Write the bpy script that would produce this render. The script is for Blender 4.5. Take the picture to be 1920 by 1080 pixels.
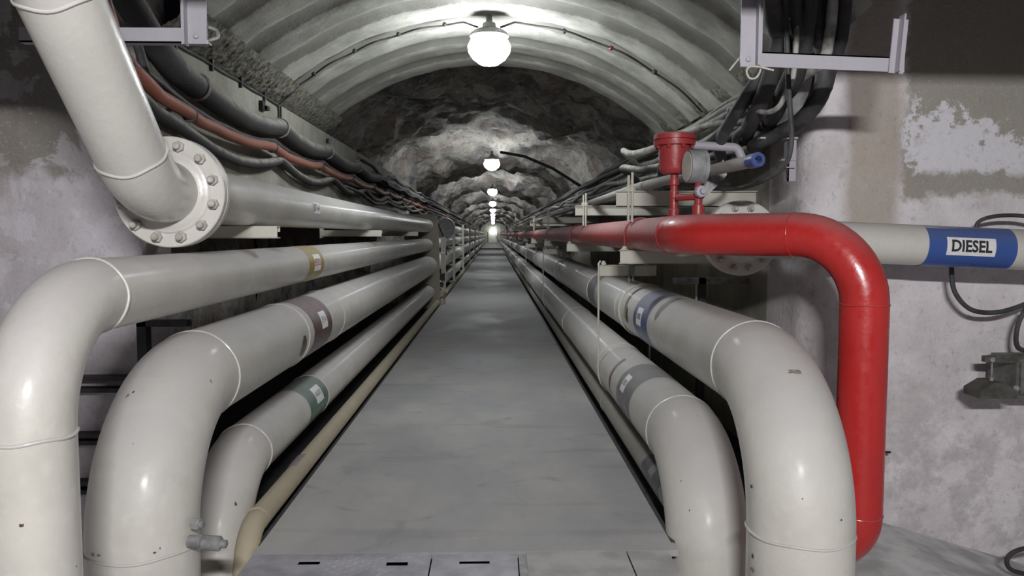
import bpy, bmesh, math, random
from math import sin, cos, pi, radians, sqrt, atan2
from mathutils import Vector, Matrix, noise

# ------------------------------------------------------------------ scene, camera, lights, exposure
SC = bpy.context.scene
for o in list(bpy.data.objects):
    bpy.data.objects.remove(o, do_unlink=True)
COL = SC.collection
H = 1.4                                     # camera height above the walkway; builders use z relative to the camera

cam_d = bpy.data.cameras.new('camera'); cam = bpy.data.objects.new('camera', cam_d); COL.objects.link(cam)
cam_d.sensor_width = 36.0; cam_d.lens = 1450 / 1920 * 36.0; cam_d.clip_start = 0.05; cam_d.clip_end = 400
cam.location = (0, 0, H)
cam.rotation_euler = (radians(90 - 3.95), 0, radians(-1.38))
SC.camera = cam

SC.view_settings.view_transform = 'Standard'; SC.view_settings.look = 'None'
SC.view_settings.gamma = 1.0; SC.view_settings.use_curve_mapping = False
SC.view_settings.exposure = 0.0

w = bpy.data.worlds.new('world'); SC.world = w; w.use_nodes = True
w.node_tree.nodes['Background'].inputs[0].default_value = (0.02, 0.018, 0.03, 1)
w.node_tree.nodes['Background'].inputs[1].default_value = 0.05

def area_light(name, loc, size, sy, power, col, target):
    d = bpy.data.lights.new(name, 'AREA'); d.shape = 'RECTANGLE'; d.size = size; d.size_y = sy; d.energy = power; d.color = col
    o = bpy.data.objects.new(name, d); COL.objects.link(o); o.location = loc
    o.rotation_euler = (Vector(target) - Vector(loc)).to_track_quat('-Z', 'Y').to_euler()
    return o
ROOM_LIGHT = area_light('room_light', (0.22, -1.25, H + 1.15), 0.80, 0.09, 225, (1.0, 0.98, 0.985), (0.0, 4.0, H - 0.6))
LAMP_W = 98.0                               # emission strength of the tunnel lamp globes

rnd = random.Random(7)

# ------------------------------------------------------------------ materials
def mat(name):
    m = bpy.data.materials.new(name); m.use_nodes = True
    nt = m.node_tree; b = nt.nodes['Principled BSDF']
    return m, nt, b
class N:
    """small node-graph helper working on world positions"""
    def __init__(s, nt): s.nt = nt; s.geo = nt.nodes.new('ShaderNodeNewGeometry')
    def link(s, a, b): s.nt.links.new(a, b)
    def val(s, x, sock):
        if isinstance(x, (int, float)): sock.default_value = x
        elif isinstance(x, tuple): sock.default_value = x if len(x) == 4 else (*x, 1) if sock.type == 'RGBA' else x
        else: s.link(x, sock)
    def math(s, op, a, b=0.0, clamp=False):
        n = s.nt.nodes.new('ShaderNodeMath'); n.operation = op; n.use_clamp = clamp
        s.val(a, n.inputs[0]); s.val(b, n.inputs[1]); return n.outputs[0]
    def scale(s, v):
        n = s.nt.nodes.new('ShaderNodeMapping'); s.link(s.geo.outputs['Position'], n.inputs['Vector'])
        n.inputs['Scale'].default_value = v; return n.outputs[0]
    def noise(s, sc, detail=4, rough=0.55, vec=None, dist=0.0):
        n = s.nt.nodes.new('ShaderNodeTexNoise'); s.link(vec if vec else s.geo.outputs['Position'], n.inputs['Vector'])
        n.inputs['Scale'].default_value = sc; n.inputs['Detail'].default_value = detail
        n.inputs['Roughness'].default_value = rough; n.inputs['Distortion'].default_value = dist
        return n.outputs[0]
    def ramp(s, x, a, b, lo=0.0, hi=1.0):
        n = s.nt.nodes.new('ShaderNodeMapRange'); n.interpolation_type = 'SMOOTHSTEP'
        s.val(x, n.inputs[0]); n.inputs[1].default_value = a; n.inputs[2].default_value = b
        n.inputs[3].default_value = lo; n.inputs[4].default_value = hi; return n.outputs[0]
    def mix(s, f, a, b):
        n = s.nt.nodes.new('ShaderNodeMix'); n.data_type = 'RGBA'
        s.val(f, n.inputs[0]); s.val(a, n.inputs[6]); s.val(b, n.inputs[7]); return n.outputs[2]
    def xyz(s, what='Position'):
        n = s.nt.nodes.new('ShaderNodeSeparateXYZ'); s.link(s.geo.outputs[what], n.inputs[0]); return n.outputs
    def bump(s, h, strength, dist, b):
        n = s.nt.nodes.new('ShaderNodeBump'); n.inputs['Strength'].default_value = strength; n.inputs['Distance'].default_value = dist
        s.link(h, n.inputs['Height']); s.link(n.outputs[0], b.inputs['Normal'])

def paint(name, base, dust=(0.42, 0.40, 0.39), dust_amt=0.6, rough=0.3, chips=0.0, chipcol=(0.10, 0.08, 0.07), grime=0.25, bump=0.15, coat=0.0, dz=(-0.05, 0.75)):
    m, nt, b = mat(name); n = N(nt)
    var = n.noise(3.1, 5); fine = n.noise(22, 4); vfine = n.noise(120, 2)
    c = n.mix(n.ramp(var, 0.35, 0.7, 0, grime), base, tuple(x * 0.62 for x in base))
    c = n.mix(n.ramp(fine, 0.5, 0.75, 0, grime * 0.7), c, tuple(min(1, x * 1.15) for x in base))
    nz = n.xyz('Normal')[2]
    dzz = n.math('MULTIPLY', n.ramp(nz, *dz), n.ramp(n.noise(6, 5), 0.25, 0.6, 0.7, 1.0))
    df = n.math('MULTIPLY', dzz, dust_amt)
    c = n.mix(df, c, dust)
    if chips:
        ch = n.ramp(n.noise(14, 6, 0.6, dist=0.6), 0.735 - chips, 0.75 - chips)
        c = n.mix(ch, c, chipcol)
    n.link(c, b.inputs['Base Color'])
    r = n.math('ADD', n.math('MULTIPLY', df, 0.6), n.ramp(fine, 0.3, 0.7, rough - 0.06, rough + 0.10))
    n.link(r, b.inputs['Roughness'])
    n.link(n.math('MULTIPLY', n.ramp(df, 0.0, 0.45, 1.0, 0.12), coat), b.inputs['Coat Weight']); b.inputs['Coat Roughness'].default_value = 0.19
    hgt = n.math('ADD', n.math('MULTIPLY', n.noise(38, 3), 0.8), n.math('MULTIPLY', vfine, 0.15))
    n.bump(hgt, bump, 0.01, b)
    return m
def plain(name, base, rough=0.6, metal=0.0, var=0.3, sc=18, bump=0.2):
    m, nt, b = mat(name); n = N(nt)
    c = n.mix(n.ramp(n.noise(sc, 5), 0.3, 0.7, 0, 1), tuple(x * (1 - var) for x in base), tuple(min(1, x * (1 + var)) for x in base))
    n.link(c, b.inputs['Base Color']); b.inputs['Roughness'].default_value = rough; b.inputs['Metallic'].default_value = metal
    if bump: n.bump(n.noise(sc * 4, 4), bump, 0.008, b)
    return m

CREAM = paint('cream_paint', (0.53, 0.518, 0.47), dust=(0.40, 0.385, 0.385), chips=0.02, dust_amt=0.75, coat=0.42, rough=0.36, grime=0.4)
CREAM_CLEAN = paint('cream_paint_clean', (0.54, 0.53, 0.49), dust=(0.44, 0.42, 0.41), dust_amt=0.6, coat=0.3, rough=0.32, grime=0.2)
TAN = paint('tan_paint', (0.40, 0.35, 0.235), dust=(0.30, 0.27, 0.22), chips=0.0, grime=0.4, rough=0.5)
RED = paint('red_paint', (0.43, 0.02, 0.018), dust=(0.34, 0.19, 0.19), dust_amt=0.6, dz=(0.25, 1.0), grime=0.25, rough=0.32, coat=0.25)
RED_TUNNEL = paint('red_paint_tunnel', (0.33, 0.03, 0.03), dust=(0.42, 0.25, 0.245), dust_amt=0.85, grime=0.3, rough=0.35, dz=(-0.2, 0.6))
RED_DUSTY = paint('red_paint_dusty', (0.30, 0.03, 0.032), dust=(0.34, 0.16, 0.165), dust_amt=0.75, grime=0.3, rough=0.4)
BLUE = paint('blue_paint', (0.035, 0.085, 0.30), dust=(0.14, 0.16, 0.24), dust_amt=0.4, grime=0.15)
BLUE_BAND = paint('blue_band', (0.055, 0.085, 0.20), dust=(0.27, 0.27, 0.31), dust_amt=0.75)
OCHRE = paint('ochre_band', (0.33, 0.235, 0.055), dust=(0.36, 0.31, 0.20), dust_amt=0.7)
MAROON = paint('maroon_band', (0.095, 0.045, 0.048), dust=(0.26, 0.215, 0.22), dust_amt=0.75)
GREEN = paint('green_band', (0.05, 0.13, 0.085), dust=(0.24, 0.255, 0.25), dust_amt=0.75)
GREYB = paint('grey_band', (0.15, 0.15, 0.155), dust=(0.25, 0.245, 0.25), dust_amt=0.7)
DARKB = paint('dark_band', (0.055, 0.055, 0.07), dust=(0.12, 0.12, 0.13), dust_amt=0.6)
STEELP = paint('grey_steel_paint', (0.36, 0.345, 0.385), dust=(0.3, 0.29, 0.3), dust_amt=0.4, grime=0.2, rough=0.5)
WHITEP = paint('cream_steel_paint', (0.55, 0.54, 0.47), dust=(0.42, 0.41, 0.36), dust_amt=0.4, grime=0.3, rough=0.5)
CABLE = plain('black_cable', (0.045, 0.045, 0.047), 0.65, var=0.5, sc=9)
def dusty_cable():
    m, nt, b = mat('dusty_cable'); n = N(nt)
    nz = n.xyz('Normal')[2]
    d = n.math('MULTIPLY', n.ramp(nz, -0.35, 0.7), n.ramp(n.noise(12, 6, 0.7), 0.3, 0.6, 0.25, 1))
    c = n.mix(d, (0.035, 0.035, 0.036, 1), (0.34, 0.325, 0.29, 1))
    n.link(c, b.inputs['Base Color']); b.inputs['Roughness'].default_value = 0.8
    n.bump(n.noise(60, 4), 0.4, 0.01, b)
    return m
DCABLE = dusty_cable()
GCABLE = plain('grey_cable', (0.27, 0.265, 0.245), 0.7, var=0.45, sc=14)
TERRA = paint('terracotta_conduit', (0.27, 0.10, 0.065), dust=(0.27, 0.17, 0.14), dust_amt=0.6, grime=0.5, rough=0.6)
DSTEEL = plain('dark_steel', (0.028, 0.026, 0.027), 0.6, var=0.4)
GSTEEL = plain('galvanised_steel', (0.25, 0.25, 0.25), 0.5, 0.3, var=0.3)
BOLTM = plain('painted_bolt', (0.40, 0.38, 0.345), 0.42, 0.0, var=0.25, sc=40)
WHITE = plain('white_sticker', (0.70, 0.70, 0.70), 0.5, var=0.06, bump=0)
INK = plain('black_ink', (0.02, 0.02, 0.025), 0.5, var=0.1, bump=0)
REDINK = plain('red_ink', (0.35, 0.12, 0.10), 0.5, var=0.1, bump=0)
GREYINK = plain('faded_ink', (0.20, 0.19, 0.19), 0.5, var=0.1, bump=0)
ROPE = plain('rope', (0.45, 0.43, 0.38), 0.9, var=0.2, sc=80)
PLATE = plain('floor_plate_steel', (0.29, 0.285, 0.315), 0.55, 0.1, var=0.22, sc=7, bump=0.12)
PANEL = plain('floor_panel', (0.33, 0.325, 0.32), 0.7, 0.0, var=0.2, sc=6, bump=0.15)
GAUGE = plain('grey_gauge', (0.23, 0.235, 0.24), 0.55, var=0.2)
GAUGEF = plain('pale_gauge_face', (0.52, 0.52, 0.47), 0.4, var=0.1)

def floor_mat():
    m, nt, b = mat('floor_concrete'); n = N(nt)
    a = n.noise(1.1, 8, 0.62, n.scale((1, 0.6, 1))); d = n.noise(9, 6, 0.65); e = n.noise(2.7, 7, 0.6, dist=1.2)
    c = n.mix(n.ramp(a, 0.34, 0.68), (0.265, 0.265, 0.27, 1), (0.385, 0.375, 0.36, 1))
    c = n.mix(n.ramp(e, 0.56, 0.74, 0, 0.5), c, (0.17, 0.17, 0.175, 1))
    c = n.mix(n.ramp(d, 0.66, 0.76, 0, 0.5), c, (0.48, 0.475, 0.46, 1))
    ln = n.noise(2.0, 3, 0.5, n.scale((0.35, 2.2, 1)))
    c = n.mix(n.ramp(ln, 0.58, 0.7, 0, 0.30), c, (0.17, 0.165, 0.17, 1))
    n.link(c, b.inputs['Base Color'])
    n.link(n.ramp(a, 0.3, 0.7, 0.55, 0.8), b.inputs['Roughness'])
    n.bump(n.math('ADD', d, n.noise(70, 3)), 0.12, 0.01, b)
    return m
FLOORM = floor_mat()

def wall_mat(name, kind):
    m, nt, b = mat(name); n = N(nt)
    X, Y, Z = n.xyz()
    n1 = n.noise(2.2, 8, 0.65); n2 = n.noise(7, 7, 0.7); n3 = n.noise(30, 5, 0.7)
    if kind == 'right':
        c = n.mix(n.ramp(n1, 0.3, 0.7), (0.52, 0.49, 0.495, 1), (0.74, 0.71, 0.73, 1))
        # tan run-off streak down the plaster beside the corner
        xs = n.math('ADD', X, n.math('MULTIPLY', n1, 0.25))
        st = n.math('MULTIPLY', n.ramp(xs, 2.09, 2.16), n.ramp(xs, 2.36, 2.50, 1, 0))
        st = n.math('MULTIPLY', st, n.ramp(n.math('ADD', Z, n.math('MULTIPLY', n2, 0.5)), H - 0.2, H + 0.35))
        c = n.mix(n.math('MULTIPLY', st, 0.75), c, (0.37, 0.315, 0.255, 1))
        # olive bare render where the paint fell off
        xe = n.math('ADD', X, n.math('MULTIPLY', n2, 0.22)); ze = n.math('ADD', Z, n.math('MULTIPLY', n2, 0.22))
        ol = n.math('MULTIPLY', n.ramp(xe, 2.40, 2.45), n.ramp(ze, H + 0.30, H + 0.36))
        c = n.mix(n.math('MULTIPLY', ol, 0.92), c, n.mix(n1, (0.25, 0.235, 0.195, 1), (0.33, 0.315, 0.27, 1)))
        # white bloom inside that patch
        wx = n.math('ADD', n.math('ADD', X, n.math('MULTIPLY', Z, 0.25)), n.math('MULTIPLY', n2, 0.8))
        wz = n.math('ADD', n.math('ADD', Z, n.math('MULTIPLY', X, 0.28)), n.math('MULTIPLY', n2, 0.9))
        wh = n.math('MULTIPLY', n.math('MULTIPLY', n.ramp(wx, 3.22, 3.27), n.ramp(wz, H + 1.80, H + 1.86, 1, 0)), n.ramp(ze, H + 0.44, H + 0.49))
        c = n.mix(n.math('MULTIPLY', wh, ol), c, (0.66, 0.65, 0.69, 1))
        c = n.mix(n.ramp(n2, 0.57, 0.68, 0, 0.4), c, (0.31, 0.28, 0.27, 1))
        # rotten foot of the wall
        low = n.math('MULTIPLY', n.ramp(Z, H - 1.5, H - 0.35, 1, 0), n.ramp(n2, 0.42, 0.58))
        c = n.mix(n.math('MULTIPLY', low, 0.7), c, n.mix(n1, (0.28, 0.26, 0.26, 1), (0.58, 0.55, 0.56, 1)))
    elif kind == 'left':
        c = n.mix(n.ramp(n1, 0.3, 0.7), (0.37, 0.345, 0.36, 1), (0.52, 0.495, 0.52, 1))
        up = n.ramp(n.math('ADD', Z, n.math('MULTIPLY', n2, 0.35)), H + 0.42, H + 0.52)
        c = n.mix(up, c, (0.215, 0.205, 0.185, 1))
        pt = n.ramp(n.noise(3.3, 7, 0.68, dist=0.5), 0.50, 0.545)
        c = n.mix(n.math('MULTIPLY', pt, 0.45), c, (0.58, 0.56, 0.61, 1))
        stn = n.ramp(n.noise(2.5, 5, 0.6, n.scale((1, 1, 0.3))), 0.55, 0.68)
        c = n.mix(n.math('MULTIPLY', stn, 0.5), c, (0.20, 0.165, 0.15, 1))
    else:
        c = n.mix(n.ramp(n1, 0.3, 0.7), (0.27, 0.265, 0.215, 1), (0.40, 0.39, 0.33, 1))
        stn = n.ramp(n.noise(2.5, 6, 0.65, n.scale((1, 1, 0.25))), 0.5, 0.66)
        c = n.mix(n.math('MULTIPLY', stn, 0.6), c, (0.17, 0.165, 0.14, 1))
    c = n.mix(n.ramp(n3, 0.6, 0.75, 0, 0.35), c, (0.62, 0.60, 0.60, 1))
    c = n.mix(n.ramp(n3, 0.42, 0.28, 0, 0.35), c, (0.15, 0.14, 0.135, 1))
    n4 = n.noise(75, 5, 0.75)
    c = n.mix(n.ramp(n4, 0.56, 0.72, 0, 0.4), c, (0.74, 0.72, 0.73, 1))
    c = n.mix(n.ramp(n.noise(17, 6, 0.7), 0.56, 0.7, 0, 0.4), c, (0.26, 0.245, 0.24, 1))
    n.link(c, b.inputs['Base Color']); b.inputs['Roughness'].default_value = 0.85
    n.bump(n.math('ADD', n.math('MULTIPLY', n2, 1.0), n.math('ADD', n.math('MULTIPLY', n3, 0.6), n.math('MULTIPLY', n4, 0.25))), 0.5, 0.022, b)
    return m
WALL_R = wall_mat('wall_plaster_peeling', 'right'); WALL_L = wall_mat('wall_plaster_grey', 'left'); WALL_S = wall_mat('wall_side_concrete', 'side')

def vault_mat():
    m, nt, b = mat('vault_concrete'); n = N(nt)
    a = n.noise(2.4, 8, 0.66); d = n.noise(16, 6, 0.7); e = n.noise(50, 4, 0.7)
    c = n.mix(n.ramp(a, 0.34, 0.66), (0.26, 0.262, 0.23, 1), (0.46, 0.46, 0.41, 1))
    at = nt.nodes.new('ShaderNodeAttribute'); at.attribute_name = 'band_shade'
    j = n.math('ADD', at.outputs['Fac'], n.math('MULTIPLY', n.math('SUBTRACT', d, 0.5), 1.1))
    c = n.mix(n.ramp(j, 0.35, 0.65, 0, 0.72), c, (0.155, 0.15, 0.13, 1))  # shade of the recessed ring bands, painted in as darker concrete
    c = n.mix(n.ramp(d, 0.58, 0.7, 0, 0.5), c, (0.20, 0.20, 0.17, 1))
    c = n.mix(n.ramp(e, 0.62, 0.75, 0, 0.4), c, (0.13, 0.13, 0.115, 1))
    n.link(c, b.inputs['Base Color']); b.inputs['Roughness'].default_value = 0.85
    n.bump(n.math('ADD', d, n.math('MULTIPLY', e, 0.5)), 0.3, 0.02, b)
    return m
VAULTM = vault_mat()
LEDGEM = plain('rough_mortar', (0.19, 0.185, 0.15), 0.95, var=0.6, sc=24, bump=0.8)
def rock_mat():
    m, nt, b = mat('tunnel_rock'); n = N(nt)
    a = n.noise(1.3, 9, 0.7, dist=0.8); d = n.noise(6, 8, 0.72); e = n.noise(28, 5, 0.7)
    c = n.mix(n.ramp(a, 0.36, 0.62), (0.15, 0.145, 0.145, 1), (0.45, 0.43, 0.38, 1))
    c = n.mix(n.ramp(d, 0.5, 0.66, 0, 0.75), c, (0.085, 0.08, 0.082, 1))
    c = n.mix(n.ramp(d, 0.46, 0.3, 0, 0.5), c, (0.44, 0.42, 0.38, 1))
    c = n.mix(n.ramp(n.noise(1.4, 5), 0.50, 0.66, 0, 0.55), c, (0.30, 0.215, 0.185, 1))
    c = n.mix(n.ramp(n.noise(13, 7, 0.75), 0.55, 0.68, 0, 0.6), c, (0.045, 0.042, 0.042, 1))
    c = n.mix(n.ramp(n.noise(9, 7, 0.75), 0.57, 0.66, 0, 0.5), c, (0.62, 0.60, 0.53, 1))
    n.link(c, b.inputs['Base Color']); b.inputs['Roughness'].default_value = 0.8
    n.bump(n.math('ADD', d, n.math('MULTIPLY', e, 0.35)), 0.8, 0.06, b)
    return m
ROCKM = rock_mat()
PITM = plain('pit_concrete', (0.52, 0.52, 0.52), 0.8, var=0.3, sc=5)
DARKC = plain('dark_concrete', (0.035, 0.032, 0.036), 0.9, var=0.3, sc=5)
GLOW, nt_, b_ = mat('lamp_globe_glow')
b_.inputs['Base Color'].default_value = (0.9, 0.9, 0.9, 1)
b_.inputs['Emission Color'].default_value = (0.93, 0.97, 1.0, 1); b_.inputs['Emission Strength'].default_value = LAMP_W

# ------------------------------------------------------------------ object helpers
ORG = {}
def V(x, y, z): return Vector((x, y, z))
def tag(o, label=None, cat=None, group=None, kind=None):
    if label: o['label'] = label
    if cat: o['category'] = cat
    if group: o['group'] = group
    if kind: o['kind'] = kind
    return o
def thing(name, loc, label, cat, group=None):
    """an Empty at the thing's base; loc uses camera-relative z"""
    o = bpy.data.objects.new(name, None); COL.objects.link(o)
    o.location = (loc[0], loc[1], loc[2] + H); o.empty_display_size = 0.1
    ORG[o.name] = Vector(loc)
    return tag(o, label, cat, group)
def obj(name, bm, m, parent=None, smooth=True, origin=None, angle=35):
    """link bm (camera-relative coordinates) as ONE mesh object"""
    if parent is not None: org = ORG[parent.name]
    elif origin is not None: org = Vector(origin)
    else:
        c = [v.co for v in bm.verts]; org = Vector((sum(v.x for v in c) / len(c), min(v.y for v in c), min(v.z for v in c)))
    for v in bm.verts: v.co -= org
    bmesh.ops.recalc_face_normals(bm, faces=bm.faces[:])
    if smooth:
        for f in bm.faces: f.smooth = True
        for e in bm.edges:
            if len(e.link_faces) == 2 and e.calc_face_angle(0) > radians(angle): e.smooth = False
    me = bpy.data.meshes.new(name); bm.to_mesh(me); bm.free()
    me.materials.append(m)
    o = bpy.data.objects.new(name, me); COL.objects.link(o)
    ORG[o.name] = org
    if parent is not None: o.parent = parent
    else: o.location = org + V(0, 0, H)
    return o
def copy_thing(o, dloc, label=None, parent=None):
    c = o.copy(); COL.objects.link(c)
    if parent is not None: c.parent = parent
    else: c.location = o.location + Vector(dloc)
    if label: c['label'] = label
    for ch in list(o.children): copy_thing(ch, (0, 0, 0), None, c)
    return c
def B(): return bmesh.new()
def box(bm, a, b, rot=None, about=None):
    a = Vector(a); b = Vector(b); c = (a + b) / 2
    vs = [bm.verts.new((x, y, z)) for x in (a.x, b.x) for y in (a.y, b.y) for z in (a.z, b.z)]
    for q in ((0, 1, 3, 2), (4, 6, 7, 5), (0, 4, 5, 1), (2, 3, 7, 6), (0, 2, 6, 4), (1, 5, 7, 3)):
        bm.faces.new([vs[i] for i in q])
    if rot:
        p = Vector(about) if about else c
        for v in vs: v.co = rot @ (v.co - p) + p
    return vs
def frame_of(t):
    t = t.normalized(); u = V(0, 0, 1) if abs(t.z) < 0.9 else V(0, 1, 0)
    e1 = t.cross(u).normalized(); return e1, e1.cross(t).normalized()
def fillet(pts, rads, n=14):
    pts = [Vector(p) for p in pts]; out = [pts[0]]
    for i in range(1, len(pts) - 1):
        p, a, b = pts[i], pts[i - 1], pts[i + 1]
        r = rads[i - 1] if isinstance(rads, (list, tuple)) else rads
        d1 = (a - p).normalized(); d2 = (b - p).normalized()
        ang = d1.angle(d2)
        if ang > pi - 0.02 or r <= 0: out.append(p); continue
        L = r / math.tan(ang / 2); L = min(L, (a - p).length * 0.98, (b - p).length * 0.98); r = L * math.tan(ang / 2)
        s = p + d1 * L; e = p + d2 * L
        cc = p + (d1 + d2).normalized() * (r / sin(ang / 2))
        va = s - cc; vb = e - cc; tot = va.angle(vb); ax = va.cross(vb).normalized()
        for k in range(n + 1): out.append(cc + Matrix.Rotation(tot * k / n, 3, ax) @ va)
    out.append(pts[-1]); return out
def tube(bm, pts, r, seg=24, cap=True):
    pts = [Vector(p) for p in pts]
    t0 = pts[1] - pts[0]; e1, e2 = frame_of(t0); prev = t0.normalized(); rings = []
    for i, p in enumerate(pts):
        if i == 0: t = pts[1] - pts[0]
        elif i == len(pts) - 1: t = pts[-1] - pts[-2]
        else: t = (pts[i] - pts[i - 1]).normalized() + (pts[i + 1] - pts[i]).normalized()
        t = t.normalized()
        q = prev.rotation_difference(t); e1 = q @ e1; e2 = q @ e2; prev = t
        rr = r[i] if isinstance(r, (list, tuple)) else r
        rings.append([bm.verts.new(p + e1 * (rr * cos(2 * pi * k / seg)) + e2 * (rr * sin(2 * pi * k / seg))) for k in range(seg)])
    for a, b in zip(rings, rings[1:]):
        for k in range(seg):
            bm.faces.new((a[k], a[(k + 1) % seg], b[(k + 1) % seg], b[k]))
    if cap:
        bm.faces.new(rings[0][::-1]); bm.faces.new(rings[-1])
    return rings
def lathe(bm, base, axis, prof, seg=32, closed=False):
    """prof: (distance along axis, radius)"""
    base = Vector(base); axis = Vector(axis).normalized(); e1, e2 = frame_of(axis); rings = []
    for d, r in prof:
        if r < 1e-6: rings.append([bm.verts.new(base + axis * d)])
        else: rings.append([bm.verts.new(base + axis * d + e1 * (r * cos(2 * pi * k / seg)) + e2 * (r * sin(2 * pi * k / seg))) for k in range(seg)])
    prs = list(zip(rings, rings[1:]))
    if closed: prs.append((rings[-1], rings[0]))
    for a, b in prs:
        for k in range(seg):
            k2 = (k + 1) % seg
            if len(a) == 1 and len(b) == 1: continue
            if len(a) == 1: bm.faces.new((a[0], b[k2], b[k]))
            elif len(b) == 1: bm.faces.new((a[k], a[k2], b[0]))
            else: bm.faces.new((a[k], a[k2], b[k2], b[k]))
def ring(bm, c, axis, R, r=0.006, seg=48, wob=0.0, a0=0.0, a1=2 * pi, sec=8):
    c = Vector(c); e1, e2 = frame_of(Vector(axis)); n = seg
    full = abs(a1 - a0 - 2 * pi) < 1e-4
    pts = []
    for k in range(n + (0 if full else 1)):
        t = a0 + (a1 - a0) * k / n
        pts.append(c + (e1 * cos(t) + e2 * sin(t)) * R + Vector(axis).normalized() * (wob * sin(5 * t + 1)))
    if full: pts += [pts[0], ]
    tube(bm, pts, r, sec, not full)
def prism(bm, outline, d0, d1, axis='x'):
    """extrude a 2-D outline between d0 and d1 along axis; outline coords are the two remaining axes in order"""
    def P(d, p):
        return {'x': (d, p[0], p[1]), 'y': (p[0], d, p[1]), 'z': (p[0], p[1], d)}[axis]
    a = [bm.verts.new(P(d0, p)) for p in outline]; b = [bm.verts.new(P(d1, p)) for p in outline]
    bm.faces.new(a); bm.faces.new(b[::-1]); n = len(a)
    for i in range(n): bm.faces.new((a[i], b[i], b[(i + 1) % n], a[(i + 1) % n]))

def text_polys(s, size, bold=0.012):
    cu = bpy.data.curves.new('lettering', 'FONT'); cu.body = s; cu.size = size; cu.align_x = 'CENTER'; cu.align_y = 'CENTER'
    cu.offset = bold * size; cu.resolution_u = 3
    o = bpy.data.objects.new('lettering', cu); COL.objects.link(o); bpy.context.view_layer.update()
    me = bpy.data.meshes.new_from_object(o.evaluated_get(bpy.context.evaluated_depsgraph_get()))
    bpy.data.objects.remove(o, do_unlink=True); bpy.data.curves.remove(cu)
    bm = bmesh.new(); bm.from_mesh(me); bpy.data.meshes.remove(me)
    return bm
def wrap(bm, c, a, e1, e2, R, theta, stretch=(1, 1)):
    """wrap a flat bmesh (x along the axis a, y round the cylinder) on a cylinder of radius R"""
    c, a, e1, e2 = Vector(c), Vector(a), Vector(e1), Vector(e2)
    ys = [v.co.y for v in bm.verts]; lo, hi = min(ys), max(ys); n = 10
    for k in range(1, n):
        bmesh.ops.bisect_plane(bm, geom=bm.verts[:] + bm.edges[:] + bm.faces[:], plane_co=(0, lo + (hi - lo) * k / n, 0), plane_no=(0, 1, 0))
    for v in bm.verts:
        t = theta + v.co.y * stretch[1] / R
        v.co = c + a * (v.co.x * stretch[0]) + e1 * (R * cos(t)) + e2 * (R * sin(t))
def sticker(parent, c, a, e1, R, theta, wd, ht, text, ink=INK, size=None, stretch=(1, 1), bold=0.012, label=None, paper=WHITE):
    e2 = V(0, 0, 1)
    bm = B(); 
    vs = [bm.verts.new(p) for p in ((-wd / 2, -ht / 2, 0), (wd / 2, -ht / 2, 0), (wd / 2, ht / 2, 0), (-wd / 2, ht / 2, 0))]
    bm.faces.new(vs); wrap(bm, c, a, e1, e2, R + 0.0015, theta)
    s = obj('sticker', bm, paper, parent)
    if label: s['label'] = label
    tb = text_polys(text, size or ht * 0.6, bold); wrap(tb, c, a, e1, e2, R + 0.003, theta, stretch)
    obj('lettering', tb, ink, s)
    return s
def hexbolt(bm, p, ax, rn, hn, rb, hb, turn=0.3):
    p = Vector(p); ax = Vector(ax).normalized(); e1, e2 = frame_of(ax)
    def ringv(d, r, seg, off=0): return [bm.verts.new(p + ax * d + e1 * (r * cos(2 * pi * k / seg + off)) + e2 * (r * sin(2 * pi * k / seg + off))) for k in range(seg)]
    a = ringv(0, rn, 6, turn); b = ringv(hn * 0.85, rn, 6, turn); c = ringv(hn, rn * 0.86, 6, turn)
    for x, y in ((a, b), (b, c)):
        for k in range(6): bm.faces.new((x[k], x[(k + 1) % 6], y[(k + 1) % 6], y[k]))
    bm.faces.new(c)
    d = ringv(hn, rb, 12); e = ringv(hn + hb * 0.8, rb, 12); f = ringv(hn + hb, rb * 0.7, 12)
    for x, y in ((d, e), (e, f)):
        for k in range(12): bm.faces.new((x[k], x[(k + 1) % 12], y[(k + 1) % 12], y[k]))
    bm.faces.new(f)

FAR = 112.0
# ------------------------------------------------------------------ setting: floor, pits, walls, vault, rock
def struct(name, bm, m, parent=None, smooth=False, angle=35):
    o = obj(name, bm, m, parent, smooth=smooth, angle=angle)
    if parent is None: o['kind'] = 'structure'
    return o
XL, XR = -1.75, 1.77                        # concrete side walls
YL, YR = 3.9, 4.35                          # front faces of the bulkhead walls
FE_L, FE_R = -1.065, 0.82                   # walkway edges
bm = B(); box(bm, (FE_L, 3.335, -1.43), (FE_R, 52, -1.4)); struct('floor', bm, FLOORM)
bm = B(); box(bm, (FE_L, 52, -1.62), (FE_R, 66, -1.28)); struct('floor_step', bm, FLOORM)
bm = B(); box(bm, (FE_L, 66, -1.62), (FE_R, FAR + 4, -1.14)); struct('floor_ramp', bm, FLOORM)
bm = B(); box(bm, (FE_L, -3.6, -1.62), (FE_R, 2.55, -1.402)); struct('floor_room', bm, FLOORM)
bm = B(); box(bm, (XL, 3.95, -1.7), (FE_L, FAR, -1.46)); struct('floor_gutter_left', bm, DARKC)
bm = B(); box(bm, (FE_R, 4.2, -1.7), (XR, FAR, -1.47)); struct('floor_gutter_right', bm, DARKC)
bm = B(); box(bm, (-3.6, -3.6, -2.2), (FE_L - 0.002, 3.9, -2.02)); struct('floor_pit_left', bm, PITM)
bm = B()
prism(bm, [(FE_R, -1.99), (FE_R, -2.3), (3.6, -2.3), (3.6, -2.08), (2.2, -1.655), (1.9, -1.63), (1.45, -1.70), (1.3, -1.75)], -3.6, 4.4, 'y'); struct('floor_pit_right', bm, PITM)
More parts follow.
